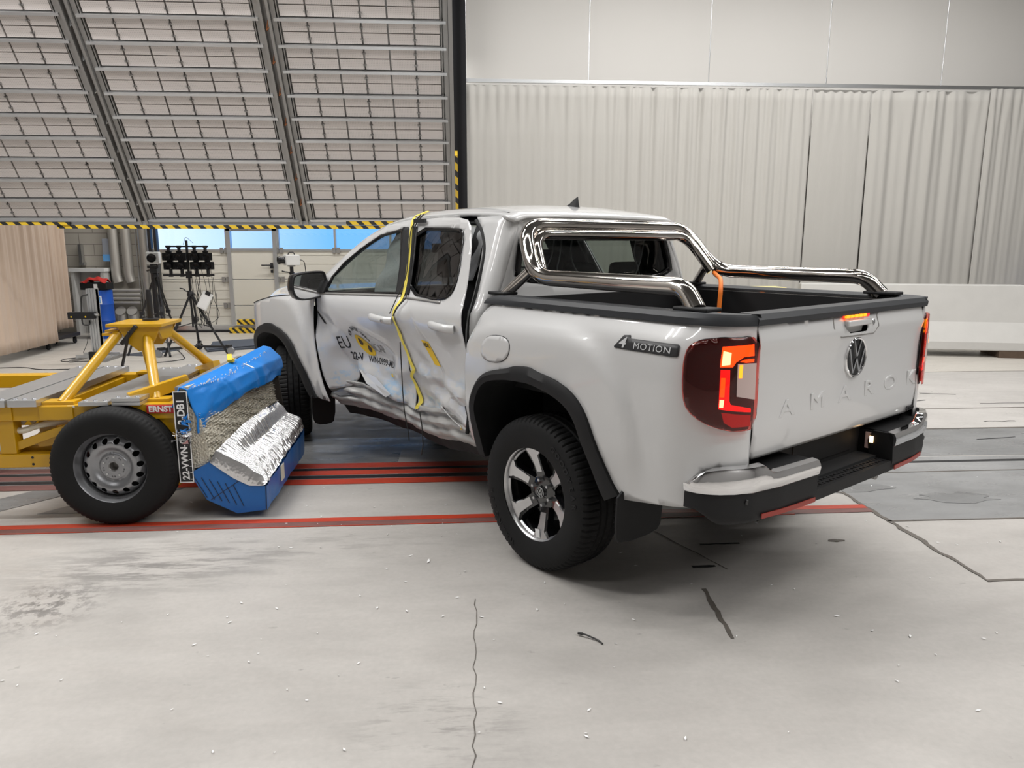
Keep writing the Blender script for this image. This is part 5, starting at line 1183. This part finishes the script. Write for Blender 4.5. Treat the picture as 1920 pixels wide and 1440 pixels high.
# wheel: tyre and pressed steel disc with round vent holes; axis y, outer face towards -y
def trolley_wheel(parent, loc, rz=0):
    R = .350; prof = [(.205, .10), (.235, .112), (.29, .118), (R - .03, .108), (R - .010, .092), (R - .002, .07), (R - .006, .062), (R - .006, .055), (R, .048), (R, .02), (R - .007, .016), (R - .007, .006), (R, .002)]
    prof = prof + [(r, -a) for r, a in prof[::-1]]; n = 240; V = []; m = len(prof)
    for k in range(n):
        t = 2 * PI * k / n
        for r, a in prof:
            rr = r - (.005 if abs(a) > .06 and r > R - .03 and k % 3 == 0 else 0)
            V.append((rr * math.cos(t), a, rr * math.sin(t)))
    w = obj('wheel', MB().lathe([(.208, -.088), (.216, -.096), (.214, -.102), (.206, -.100), (.200, -.090), (.197, -.070), (.190, -.062), (.186, -.050), (.184, -.02), (.184, .09)], (0, 0, 0), 1, 96), 'steel_rim', parent, smooth=40)
    w.location = loc; w.rotation_euler = (0, 0, rz)
    obj('tyre', MB().add(V, [(k * m + i, k * m + i + 1, ((k + 1) % n) * m + i + 1, ((k + 1) % n) * m + i) for k in range(n) for i in range(m - 1)]), 'rubber', w, smooth=32)
    def dy(r): return interp(r, [0, .030, .031, .074, .078, .082, .095, .120, .140, .158, .172, .1845], [-.052, -.052, -.050, -.050, -.047, -.040, -.044, -.062, -.066, -.056, -.036, -.010])
    holes = [disc2d(.154 * math.cos(2 * PI * k / 15 + .1), .154 * math.sin(2 * PI * k / 15 + .1), .0165, None, 18) for k in range(15)] + [disc2d(0, 0, .027, None, 24)]
    for k in range(5):
        for dd in (0, .22): holes.append(disc2d(.060 * math.cos(2 * PI * k / 5 + .75 + dd), .060 * math.sin(2 * PI * k / 5 + .75 + dd), .0026, None, 8))
    obj('wheel_disc', panel(disc2d(0, 0, .1845, None, 90), lambda a, b: (a, dy(math.hypot(a, b)) - .008, b), .007, holes=holes), 'steel_rim', w, smooth=60, solid=.003)
    obj('wheel_backing', MB().lathe([(0, .02), (.183, .02)], (0, 0, 0), 1, 40), 'dark', w)
    obj('hub_bore', MB().lathe([(.027, -.050), (.030, -.058), (.027, -.062), (.024, -.058), (.024, -.01), (.0, -.01)], (0, 0, 0), 1, 28), 'alu_dark', w)
    for k in range(5):
        a = 2 * PI * k / 5 + .2; obj('wheel_bolt', MB().lathe([(0, -.064), (.006, -.063), (.0085, -.058), (.0095, -.048)], (.058 * math.cos(a), 0, .058 * math.sin(a)), 1, 12), 'silver', w, smooth=40)
    return w
w1 = trolley_wheel(TX, (-3.13 - OX, .29 - OY, .350))
w2 = copy_tree(w1, TX); w2.location = (-3.13 - OX, 1.62 - OY, .350); w2.rotation_euler = (0, 0, PI)
for xx in (-4.95,):
    for yy, rz in ((.29, 0), (1.62, PI)):
        w3 = copy_tree(w1, TX); w3.location = (xx - OX, yy - OY, .350); w3.rotation_euler = (0, .6, rz)
tp_('axle', MB().tube([(-3.13, .35, .35), (-3.13, 1.55, .35)], .03, 12).tube([(-4.95, .35, .35), (-4.95, 1.55, .35)], .03, 12), 'alu_dark')
bp = bx('backing_plate', MB().box(-2.775, -2.745, .30, 1.52, .22, .80), 'alu_dark', smooth=0)
idp = bx('identification_plate', MB().box(-2.775, -2.70, .270, .280, .235, .775), 'ink', smooth=0)
bx('plate_border', MB().box(-2.778, -2.773, .2675, .270, .235, .775).box(-2.702, -2.697, .2675, .270, .235, .775).box(-2.778, -2.697, .2675, .27, .775, .780).box(-2.778, -2.697, .2675, .27, .231, .236), 'white_ink', idp, smooth=0)
for txt, z, s in (('22-VWN-0', .372, .054), ('2-DB1', .66, .058)):
    q = text_mesh(txt, s, bold=.0018)
    bx('plate_lettering', MB().add([(-2.738 - y, .2685, z + x) for x, y, z_ in q.v], q.f), 'white_ink', idp, smooth=0)
for k in range(4): bx('scale_mark', MB().box(-2.715, -2.702, .2675, .269, .25 + k * .04, .253 + k * .04), 'white_ink', idp, smooth=0)
bx('marker_tape', MB().box(-2.79, -2.765, .295, .30, .55, .60), 'white_ink', smooth=0)

# ================================================================ CRUSHED BARRIER
def nz(a, b, s=1.): return (math.sin(a * 13.1 * s + b * 7.3) + math.sin(a * 5.7 * s - b * 11.9 + 1.3) + .6 * math.sin(a * 29 * s + b * 19)) / 2.6
Y0, Y1 = .285, 1.42
def cover(y, t):
    k = (y - Y0) / (Y1 - Y0)
    P = [[(-2.745, .800), (-2.70, .785), (-2.685, .70), (-2.665, .62), (-2.66, .555)],       # near end
         [(-2.70, .820), (-2.62, .795), (-2.575, .76), (-2.565, .69), (-2.59, .615)],
         [(-2.63, .850), (-2.54, .830), (-2.475, .795), (-2.455, .73), (-2.47, .67)],
         [(-2.555, .885), (-2.50, .875), (-2.43, .80), (-2.425, .735), (-2.445, .675)]]
    j = min(2, int(k * 3)); f = k * 3 - j; i = min(3, int(t * 4)); g = t * 4 - i
    def q(a): return tuple(a_ * (1 - g) + b_ * g for a_, b_ in zip(P[a][i], P[a][i + 1]))
    a, b = q(j), q(j + 1); x = a[0] * (1 - f) + b[0] * f; z = a[1] * (1 - f) + b[1] * f
    n = nz(y * .8, t * .9); x += .007 * n * (t > .05) + .016 * tent(y, t, .60, .15, .72, 1.0, .10) - .012 * tent(y, t, 1.05, .3, 1.25, .9, .12) + .014 * tent(y, t, .40, .4, .34, 1.0, .09) + .02 * max(0, 1 - abs(y - .95 - .08 * t) / .05) * -1 * (t > .1) + .010 * max(0, 1 - abs(y - .58 - .12 * t) / .02) * -1
    if t > .93: z += .022 * nz(y, 3) + .03 * sstep(.42, .30, y) * -1
    return (x, y, z)
tb = bx('upper_cover', MB().grid(cover, np.linspace(Y0, Y1, 90), np.linspace(0, 1, 40)), 'blue', smooth=40, solid=.006)
bx('cover_end', MB().add([cover(Y1, t) for t in np.linspace(0, 1, 14)] + [(-2.62, Y1 + .01, .70), (-2.62, Y1 + .01, .86)], [tuple(range(16))]), 'blue', tb, smooth=0, solid=.004)
bx('cover_back', MB().grid(lambda y, t: (lambda p: (p[0] - .05 * t, y, p[2] - .12 * t))(cover(y, 0)), np.linspace(Y0, Y1, 30), [0, 1]), 'blue', tb, solid=.004)
# ragged adhesive line along the crease
rg = MB()
for k in range(70):
    y = random.uniform(.34, 1.28); t = .24 + random.uniform(-.05, .05) * (1.4 if .5 < y < .9 else .6); s = random.uniform(.006, .016)
    p = Vector(cover(y, t)) + Vector((.007, 0, .005)); a = random.uniform(0, 3)
    rg.add([p + Vector((random.uniform(0, .004), s * math.cos(a + b), s * .5 * math.sin(a + b))) for b in (0, 1.5, 3.2, 4.4)], [(0, 1, 2, 3)])
bx('torn_glue', rg, 'white_ink', tb, smooth=0)
bx('spool_tag', MB().add([Vector(cover(.98, t)) + Vector((.012, d, 0)) for t, d in ((.22, -.012), (.22, .016), (.42, .016), (.46, .004), (.42, -.010))], [(0, 1, 2, 3, 4)]), 'white_ink', tb, smooth=0, solid=.002)
bx('yellow_clip', MB().box(-2.66, -2.62, .92, .95, .845, .87).beam((-2.64, .91, .86), (-2.66, .97, .89), .03, .01), 'badge_yellow', tb, smooth=0)
# exposed honeycomb core
bx('core_end', MB().prism([(-2.745, .28), (-2.42, .33), (-2.46, .68), (-2.60, .72), (-2.745, .72)], 1, 1.405, 1.42), 'core_brown', smooth=0)
def core(y, t):
    k = (y - Y0) / (Y1 - Y0); x = -2.66 + .150 * k + .035 * t + .012 * nz(y * 3, t * 9) ; z = .64 + .03 * k - t * (.30 - .10 * k)
    x += .008 * math.sin(t * 95 + 6 * y); return (x + .006 * math.sin(y * 170 + 8 * math.sin(t * 30)), y, z)
cr = bx('honeycomb_core', MB().grid(core, np.linspace(Y0 + .01, Y1 - .02, 220), np.linspace(0, 1, 90)), 'core_foil', smooth=50)
bx('core_block', MB().box(-2.745, -2.70, Y0 + .01, Y1 - .04, .25, .80).prism([(-2.745, .30), (-2.60, .33), (-2.64, .60), (-2.745, .76)], 1, Y0 + .012, Y0 + .02), 'core_foil', cr, smooth=0)
# folded foil shelf
def foil(y, t):
    k = max(0, min(1, (y - Y0) / (1.36 - Y0)))
    N = [(-2.60, .365), (-2.575, .405), (-2.53, .385), (-2.46, .35), (-2.38, .30), (-2.31, .245), (-2.285, .205)]
    F = [(-2.505, .445), (-2.485, .475), (-2.44, .455), (-2.40, .395), (-2.35, .375), (-2.30, .345), (-2.285, .275)]
    Mi = [(-2.55, .43), (-2.52, .475), (-2.47, .44), (-2.435, .36), (-2.38, .335), (-2.32, .29), (-2.287, .235)]
    i = min(5, int(t * 6)); g = t * 6 - i
    def q(P): return tuple(a * (1 - g) + b * g for a, b in zip(P[i], P[i + 1]))
    a, m_, b = q(N), q(Mi), q(F)
    if k < .4: f = k / .4; p = [a[j] * (1 - f) + m_[j] * f for j in (0, 1)]
    else: f = (k - .4) / .6; p = [m_[j] * (1 - f) + b[j] * f for j in (0, 1)]
    w_ = y + .05 * (t - .3) + .012 * math.sin(5 * t + 4 * y)
    pl = abs(math.sin(w_ * 150 + 1.6 * math.sin(w_ * 17) + 2 * t)) ** .7 * .010 + .008 * abs(math.sin(w_ * 41 + 2 + t)) + .004 * nz(y * 2, t * 3)
    k2 = 1 - .5 * (1 - abs(2 * t - .9)); pl *= k2
    return (p[0] + pl * .6, y, p[1] + pl + .010 * (t > .96) * nz(y * 8, 1))
fs = bx('foil_skin', MB().grid(foil, np.linspace(Y0, 1.36, 620), np.linspace(0, 1, 36)), 'foil', smooth=60)
cap_ = [foil(Y0, t) for t in np.linspace(0, 1, 30)]
bot_ = [(-2.60, .268, .352), (-2.54, .268, .305), (-2.47, .268, .252), (-2.42, .268, .225), (-2.38, .268, .204), (-2.30, .268, .202)]
bot_ = [tuple(np.array(bot_[int(q)]) * (1 - q % 1) + np.array(bot_[min(5, int(q) + 1)]) * (q % 1)) for q in np.linspace(0, 4.999, 30)]
def spill(i, v):
    a, b = cap_[int(i)], bot_[int(i)]; r = .008 * abs(math.sin(i * 1.9)) * math.sin(PI * v)
    return tuple(a[j] * (1 - v) + b[j] * v - (r if j == 1 else 0) for j in range(3))
bx('foil_spill', MB().grid(spill, range(30), np.linspace(0, 1, 10)), 'foil', fs, smooth=60)
# lower blue block
lowN = [(-2.72, .285), (-2.60, .355), (-2.47, .255), (-2.38, .205), (-2.28, .200), (-2.285, .05), (-2.46, .030), (-2.63, .12)]
lowF = [(-2.68, .33), (-2.60, .36), (-2.47, .33), (-2.38, .30), (-2.275, .275), (-2.28, .10), (-2.46, .05), (-2.63, .14)]
lb = MB(); ys = np.linspace(.275, 1.36, 40); n = 8; V = []
for y in ys:
    k = (y - .275) / 1.085
    for (a, b), (c, d) in zip(lowN, lowF):
        V.append((a * (1 - k) + c * k + .006 * nz(y * 2, a * 3), y, b * (1 - k) + d * k + (.006 * nz(y, b) if b > .1 else 0)))
lb.add(V, [(i * n + j, i * n + (j + 1) % n, (i + 1) * n + (j + 1) % n, (i + 1) * n + j) for i in range(len(ys) - 1) for j in range(n) if j not in (1, 2, 3)])
lb.add([V[i] for i in range(n)], [tuple(range(n))]).add(V[-n:], [tuple(range(n))])
LB = bx('lower_block', lb, 'blue_lower', smooth=20)
sl = MB()
for k in range(6):
    a = Vector((-2.69 + .035 * k, .268, .30 - .0 * k)); b = a + Vector((-.0 + .02, 0, -.155 + .006 * k))
    sl.beam((-2.70 + .045 * k, .271, .27 - .012 * k), (-2.63 + .042 * k, .271, .135 - .012 * k), .003, .002, (0, 1, 0))
sl.beam((-2.285, .273, .20), (-2.29, .273, .05), .004, .004, (0, 1, 0)).beam((-2.61, .272, .12), (-2.43, .272, .24), .003, .002, (0, 1, 0))
bx('slit_line', sl, 'core_brown', LB, smooth=0)
bx('paper_label', MB().box(-2.277, -2.272, .60, .68, .12, .22), 'hose_white', LB, smooth=0)
dbr = MB()
for k in range(40):
    c = Vector((-2.74 + random.uniform(-.06, .05), .262 + random.uniform(-.02, .0), .50 + random.uniform(-.03, .05)))
    dbr.add([c + Vector((random.uniform(-.025, .025), random.uniform(-.012, .012), random.uniform(-.02, .02))) for _ in range(3)], [(0, 1, 2)])
bx('torn_foil_scrap', dbr, 'foil', smooth=0, solid=.001)
bt = MB()
for k in range(12):
    c = Vector((-2.715 + random.uniform(-.02, .02), .262, random.choice([.58, .60, .62, .55]) + random.uniform(-.02, .02)))
    bt.add([c + Vector((random.uniform(-.025, .025), random.uniform(-.008, .008), random.uniform(-.02, .02))) for _ in range(4)], [(0, 1, 2, 3)])
bx('torn_blue_scrap', bt, 'blue', smooth=0, solid=.001)

# ================================================================ CAMERA EQUIPMENT AND LOOSE THINGS BEHIND THE TROLLEY
def eq(name, mb, m, parent, **k): return obj(name, mb, m, parent, **k)
def tripod(loc, label, feet, apex, crown=.03, r=.016, brace=True, name='camera_tripod'):
    t = thing(name, label, 'tripod', loc)
    ax, ay, az = apex
    eq('crown', MB().lathe([(0, 0), (.045, 0), (.05, .02), (.04, .06), (.022, .08), (0, .08)], (ax, ay, az - .04), 2, 16), 'black_metal', t)
    for k, (fx, fy) in enumerate(feet):
        a = Vector((ax, ay, az)); b = Vector((fx, fy, .01)); m = a.lerp(b, .48); d = (b - a).normalized(); side_ = d.cross(Vector((0, 0, 1))).normalized()
        lg = eq('leg', MB().tube([a + side_ * .022, m + side_ * .016], r * .62, 8).tube([a - side_ * .022, m - side_ * .016], r * .62, 8).tube([a.lerp(b, .40), b], r * .8, 8), 'black_metal', t)
        eq('leg_clamp', MB().box(-.03, .03, -.025, .025, -.025, .025).map(lambda x, y, z: (m.x + x, m.y + y, m.z + z)), 'black_metal', lg, bevel=.004)
        eq('rubber_foot', MB().sphere(tuple(b + Vector((0, 0, .008))), .018, 10), 'rubber', lg)
        if brace: eq('spreader', MB().tube([(ax, ay, az * .52), tuple(a.lerp(b, .55))], .007, 6), 'black_metal', t)
    if brace: eq('centre_column', MB().tube([(ax, ay, az * .45), (ax, ay, az)], .014, 10), 'black_metal', t)
    return t
# -- high speed camera, left
tl_ = tripod((-5.60, 7.25, 0), 'tall black tripod under the white box camera, left of the camera bars', [(-.38, -.25), (.28, -.42), (.14, .42)], (0, 0, 1.17), r=.02)
eq('fluid_head', MB().box(-.05, .05, -.05, .05, 1.19, 1.26).box(-.09, .07, -.035, .035, 1.26, 1.30).tube([(-.04, .0, 1.24), (-.13, .05, 1.22)], .014, 8), 'black_metal', tl_, bevel=.006)
def box_camera(loc, rz, label, name='box_camera'):
    c = thing(name, label, 'camera', loc, rz)      # lens looks along -y
    eq('housing', MB().box(-.085, .085, -.11, .12, 0, .17), 'white_plastic', c, bevel=.01)
    l = eq('lens', MB().lathe([(.0, -.05), (.052, -.05), (.055, .0), (.055, .06), (.062, .065), (.062, .10), (.052, .10), (.048, .085), (0, .075)], (0, -.12, .085), 1, 28, -1), 'black_gloss', c)
    eq('carry_handle', MB().tube(fillet([(0, -.05, .165), (0, -.035, .21), (0, .045, .21), (0, .06, .165)], .02), .009, 8), 'black_metal', c)
    eq('mount_plate', MB().box(-.05, .05, -.05, .05, -.018, 0), 'black_metal', c)
    return c
bc = box_camera((-5.60, 7.25, 1.325), math.radians(14), 'white box camera with black lens on the left tripod beside the ducts')

# -- third camera
t3 = tripod((-3.90, 8.50, 0), 'small black tripod behind the truck hood carrying a white camera', [(-.30, -.22), (.32, -.18), (.0, .36)], (0, 0, 1.02), r=.012)
eq('pan_handle', MB().tube([(0, 0, 1.14), (-.11, -.04, 1.16), (-.15, -.05, 1.17)], [.007, .010, .013], 8).tube([(0, 0, 1.14), (.09, .04, 1.10), (.13, .05, 1.07)], [.007, .012, .014], 8), 'black_metal', t3)
eq('head', MB().lathe([(0, 0), (.03, 0), (.025, .06), (.045, .08), (.045, .1), (.03, .12), (.03, .2), (0, .2)], (0, 0, 1.04), 2, 16), 'black_metal', t3)
c3 = box_camera((-3.90, 8.50, 1.262), math.radians(-62), 'white box camera with long black lens on the small tripod near the hood')
tag(obj('camera_cable', MB().tube(fillet([(-3.83, 8.56, 1.36), (-3.70, 8.56, 1.34), (-3.68, 8.55, 1.10), (-3.72, 8.6, .4), (-3.9, 8.9, .012)], .08), .007, 6), 'cable'), 'black cable hanging from the white camera near the truck hood', 'cable')
# -- eight-camera double bar on a wheeled tripod
tm = tripod((-5.06, 7.10, 0), 'black wheeled tripod holding two bars of eight black still cameras', [(-.36, -.20), (.46, .02), (-.10, .50)], (0, 0, .90), r=.022, name='wheeled_tripod')
eq('column', MB().tube([(0, 0, .9), (0, 0, 1.66)], .018, 12).box(-.035, .035, -.03, .03, 1.12, 1.22), 'black_metal', tm)
eq('camera_bar', MB().beam((-.36, 0, 1.165), (.36, 0, 1.165), .03, .03), 'black_metal', tm, smooth=0)
eq('camera_bar', MB().beam((-.30, 0, 1.575), (.30, 0, 1.575), .022, .022), 'black_metal', tm, smooth=0)
eq('crank_handle', MB().tube(fillet([(0, 0, .93), (-.05, -.03, .93), (-.08, -.04, .97), (-.13, -.05, .98)], .02), .008, 8), 'black_metal', tm)
for i, (fx, fy) in enumerate([(-.36, -.20), (.46, .02), (-.10, .50)]):
    eq('caster', MB().lathe([(0, -.016), (.05, -.016), (.055, -.01), (.055, .01), (.05, .016), (0, .016)], (fx * 1.15, fy * 1.15 - .05, .056), 1, 24), 'steel_rim' if i < 2 else 'rubber', tm)
    eq('caster_fork', MB().beam((fx * 1.15, fy * 1.15 - .05, .12), (fx, fy, .12), .06, .04), 'black_metal', tm, bevel=.004)
for (a, b) in (((-.36, -.20), (0.02, .08)), ((.46, .02), (0.02, .08)), ((-.10, .50), (0.02, .08))):
    eq('dolly_arm', MB().beam((a[0], a[1], .11), (b[0], b[1], .11), .05, .03), 'black_metal', tm, smooth=0)
def still_camera(loc, rz, down, label):
    c = thing('still_camera', label, 'camera', loc, rz, 'black still cameras on the double bar'); c.scale = (1.3, 1.3, 1.22)
    eq('body', MB().box(-.068, .068, -.02, .045, -.045, .045).box(-.03, .03, -.02, .04, .045, .066), 'black_plastic', c, bevel=.006)
    eq('lens', MB().lathe([(.0, .0), (.034, .0), (.036, .05), (.041, .055), (.041, .10), (.034, .10), (.030, .085), (0, .08)], (0, -.015, -.002), 1, 20, -1), 'black_gloss', c)
    s = -1 if down else 1
    eq('ball_mount', MB().tube([(0, .01, .045 * s), (0, .01, .10 * s)], .018, 10).box(-.022, .022, -.012, .032, min(.10 * s, .13 * s), max(.10 * s, .13 * s)), 'black_metal', c, bevel=.003)
    return c
nm = ['leftmost', 'second from left', 'third from left', 'rightmost']
for i, x in enumerate((-5.32, -5.17, -4.955, -4.80)):
    still_camera((x - .0, 7.09, 1.43), math.radians(8 + 3 * i), False, 'black still camera hanging from the upper bar, ' + nm[i])
for i, x in enumerate((-5.32, -5.16, -4.95, -4.79)):
    still_camera((x + .01, 7.09, 1.30), math.radians(6 + 4 * i), True, 'black still camera standing on the lower bar, ' + nm[i])
wc = MB()
for k in range(9):
    x = -5.0 + random.uniform(-.02, .3); z = random.uniform(.85, 1.1)
    wc.tube(fillet([(x, 7.06, z + .25), (x + random.uniform(-.1, .1), 7.03, z - .1), (x + random.uniform(-.15, .2), 7.0, .42 + random.uniform(-.1, .1)), (x + random.uniform(-.1, .15), 7.06, .55), (x + .02, 7.08, .9)], .12), .004, 6)
wc.tube(fillet([(-5.1, 7.08, 1.6), (-5.05, 7.05, 1.72), (-4.95, 7.06, 1.62)], .05), .003, 6).tube(fillet([(-4.74, 7.06, 1.35), (-4.71, 7.04, 1.0), (-4.75, 7.05, .72), (-4.9, 7.06, .8)], .1), .004, 6)
tag(obj('camera_cables', wc, 'cable'), 'tangle of thin black cables hanging from the eight camera tripod', 'cables')
t = thing('clipboard', 'white clipboard hanging from the eight camera tripod', 'clipboard', (-4.83, 7.0, .80), 0); t.rotation_euler = (0, math.radians(28), 0)
eq('board', MB().box(-.075, .075, -.005, .005, -.13, .13), 'white_plastic', t, bevel=.002); eq('clip', MB().box(-.035, .035, -.014, -.004, .09, .15), 'black_metal', t, bevel=.003)
eq('paper', MB().box(-.06, .06, -.0075, -.005, -.11, .08), 'white_ink', t, smooth=0)
# -- aluminium column light bar
t = thing('profile_stand', 'aluminium profile column with a small black lamp bar, left of the yellow bracket', 'stand', (-6.25, 6.70, 0))
c = MB()
for dx in (-.055, -.02, .015, .05): c.box(dx - .010, dx + .010, -.05, .05, .06, 1.0)
c.box(-.06, .06, -.035, .035, .06, .99)
eq('column', c, 'alu', t, smooth=0)
eq('base_bar', MB().box(-.26, .22, -.12, -.08, .04, .08), 'alu', t, smooth=0); eq('base_bar', MB().box(-.26, .22, .10, .14, .04, .08), 'alu', t, smooth=0)
eq('base_bar', MB().box(-.26, -.22, -.3, .3, .0, .04), 'alu_dark', t, smooth=0); eq('base_bar', MB().box(.17, .22, -.3, .3, .0, .04), 'alu_dark', t, smooth=0)
eq('base_box', MB().box(-.06, .05, -.17, -.12, .02, .13), 'black_plastic', t, bevel=.004)
lb_ = eq('lamp_bar', MB().box(-.29, .06, -.16, -.08, .59, .68), 'black_plastic', t, bevel=.004)
for x in (-.24, -.05): eq('bar_screw', MB().lathe([(0, .004), (.010, .004), (.011, 0)], (x, -.16, .62), 1, 10, -1), 'badge_yellow', lb_)
eq('bar_cap', MB().lathe([(0, .0), (.02, .0), (.02, .05), (0, .05)], (.06, -.12, .645), 0, 12), 'silver', lb_)
eq('power_cable', MB().tube(fillet([(-.04, -.06, .92), (-.12, -.08, .90), (-.13, -.10, .62), (-.12, -.12, .50), (-.03, -.10, .50), (-.05, -.06, .56)], .05), .010, 8), 'cable', t)
eq('thin_cable', MB().tube(fillet([(-.07, -.06, .5), (-.10, -.08, .25), (-.14, -.14, .12)], .05), .004, 6), 'cable', t)
# -- black boards and odds on the floor
def floor_thing(name, mb, m, label, cat, **k): return tag(obj(name, mb, m, **k), label, cat)
floor_thing('floor_mat', MB().prism([(-5.15, 7.75), (-4.38, 8.15), (-4.32, 7.62), (-4.95, 7.30)], 2, .0, .03), 'slate', 'dark flat panel lying on the floor under the eight camera tripod', 'panel', bevel=.004)
floor_thing('floor_mat', MB().prism([(-6.1, 7.05), (-5.75, 7.6), (-5.45, 7.55), (-5.75, 6.95)], 2, .0, .012), 'slate', 'dark flat mat on the floor between profile stand and tripods', 'mat', bevel=.003)
floor_thing('sloping_panel', MB().add([(-4.95, 7.35, .035), (-4.36, 7.70, .035), (-4.45, 8.05, .10), (-5.0, 7.72, .10), (-4.95, 7.35, .045), (-4.36, 7.70, .045), (-4.45, 8.05, .11), (-5.0, 7.72, .11)], [(0, 1, 2, 3), (4, 5, 6, 7), (0, 1, 5, 4), (1, 2, 6, 5), (2, 3, 7, 6), (3, 0, 4, 7)]), 'slate', 'thin dark panel leaning low over the flat panel beneath the tripod', 'panel', smooth=0)
floor_thing('hazard_block', MB().box(-5.35, -4.40, 9.70, 9.85, 0, .10), 'hazard_small', 'low hazard striped bar on the floor before the garage door', 'block', smooth=0)
floor_thing('hazard_block', MB().box(-5.20, -4.30, 9.70, 9.85, .16, .25), 'hazard_small', 'hazard striped bar stacked above the lower striped bar', 'block', smooth=0)
floor_thing('spacer', MB().box(-5.1, -4.6, 9.72, 9.83, .10, .16), 'alu_dark', 'grey spacer between the two hazard striped bars', 'spacer', smooth=0)
floor_thing('orange_box', MB().box(-6.46, -6.34, 9.55, 9.70, 0, .17), 'orange', 'small orange box on the floor behind the yellow bracket', 'box', bevel=.02)
floor_thing('concrete_block', MB().box(-7.04, -6.87, 9.2, 9.36, 0, .22), 'concrete', 'small grey block on the floor right of the blue drum', 'block', bevel=.01)
tb_ = thing('dark_trolley', 'low dark cart half hidden under the beige curtain hem', 'cart', (-7.62, 8.2, 0))
eq('deck', MB().box(-.2, .2, -.6, .4, .12, .18), 'black_metal', tb_, bevel=.01)
for x in (-.15, .15):
    for y in (-.5, .3): eq('caster', MB().lathe([(0, -.012), (.045, -.012), (.05, 0), (.045, .012), (0, .012)], (x, y, .05), 0, 16).box(x - .02, x + .02, y - .02, y + .02, .05, .12), 'rubber', tb_)
for i, (pts, lab) in enumerate([([(-7.6, 5.9, .006), (-6.9, 6.05, .006), (-6.6, 5.8, .006), (-6.1, 5.85, .006), (-5.6, 5.6, .006)], 'thin black cable snaking on the floor behind the trolley planks'),
        ([(-6.5, 6.9, .006), (-6.75, 6.75, .006), (-6.7, 6.5, .006), (-6.35, 6.45, .006), (-6.1, 6.6, .006)], 'black cable looping around the foot of the profile stand'),
        ([(-6.1, 7.6, .006), (-5.6, 7.75, .006), (-5.3, 7.2, .03 - .024), (-5.0, 6.55, .006), (-5.3, 6.3, .006)], 'black cable running past the wheeled tripod on the floor'),
        ([(-7.0, 8.4, .006), (-6.6, 8.2, .006), (-6.0, 8.5, .006), (-5.6, 8.3, .006)], 'black cable lying on the floor before the blue drum'),
        ([(-4.35, 7.8, .006), (-3.9, 8.05, .006), (-3.3, 8.1, .006)], 'black cable running from the tripod panel behind the truck')]):
    tag(obj('floor_cable', MB().tube(fillet(pts, .25), .006, 6), 'cable'), lab, 'cable')
tag(obj('cable_tie', MB().tube(fillet([(-.635, -1.20, .012), (-.61, -1.215, .014), (-.56, -1.25, .006), (-.545, -1.28, .005)], .03), [.006] * 3 + [.0035] * 15, 6), 'cable'), 'small black cable tie lying on the bare concrete in front', 'cable tie')
db = MB()
for k in range(150):
    x = random.uniform(-2.2, 2.6) if k % 3 else random.uniform(-3, -.6); y = random.uniform(-1.9, .8); s = random.uniform(.003, .008) * (1.6 if k % 17 == 0 else 1)
    if -1.2 < x < .6 and y > .3: continue
    a = random.uniform(0, 3.1); db.add([(x + s * r * math.cos(a + b), y + s * r * math.sin(a + b), .0045) for b, r in ((0, 1.6), (1.4, .6), (3.1, 1.5), (4.6, .5))], [(0, 1, 2, 3)])
tag(obj('paint_chips', db, 'white_ink', smooth=0, solid=.001), 'tiny white paint chips scattered over the concrete floor', 'debris', kind='stuff')
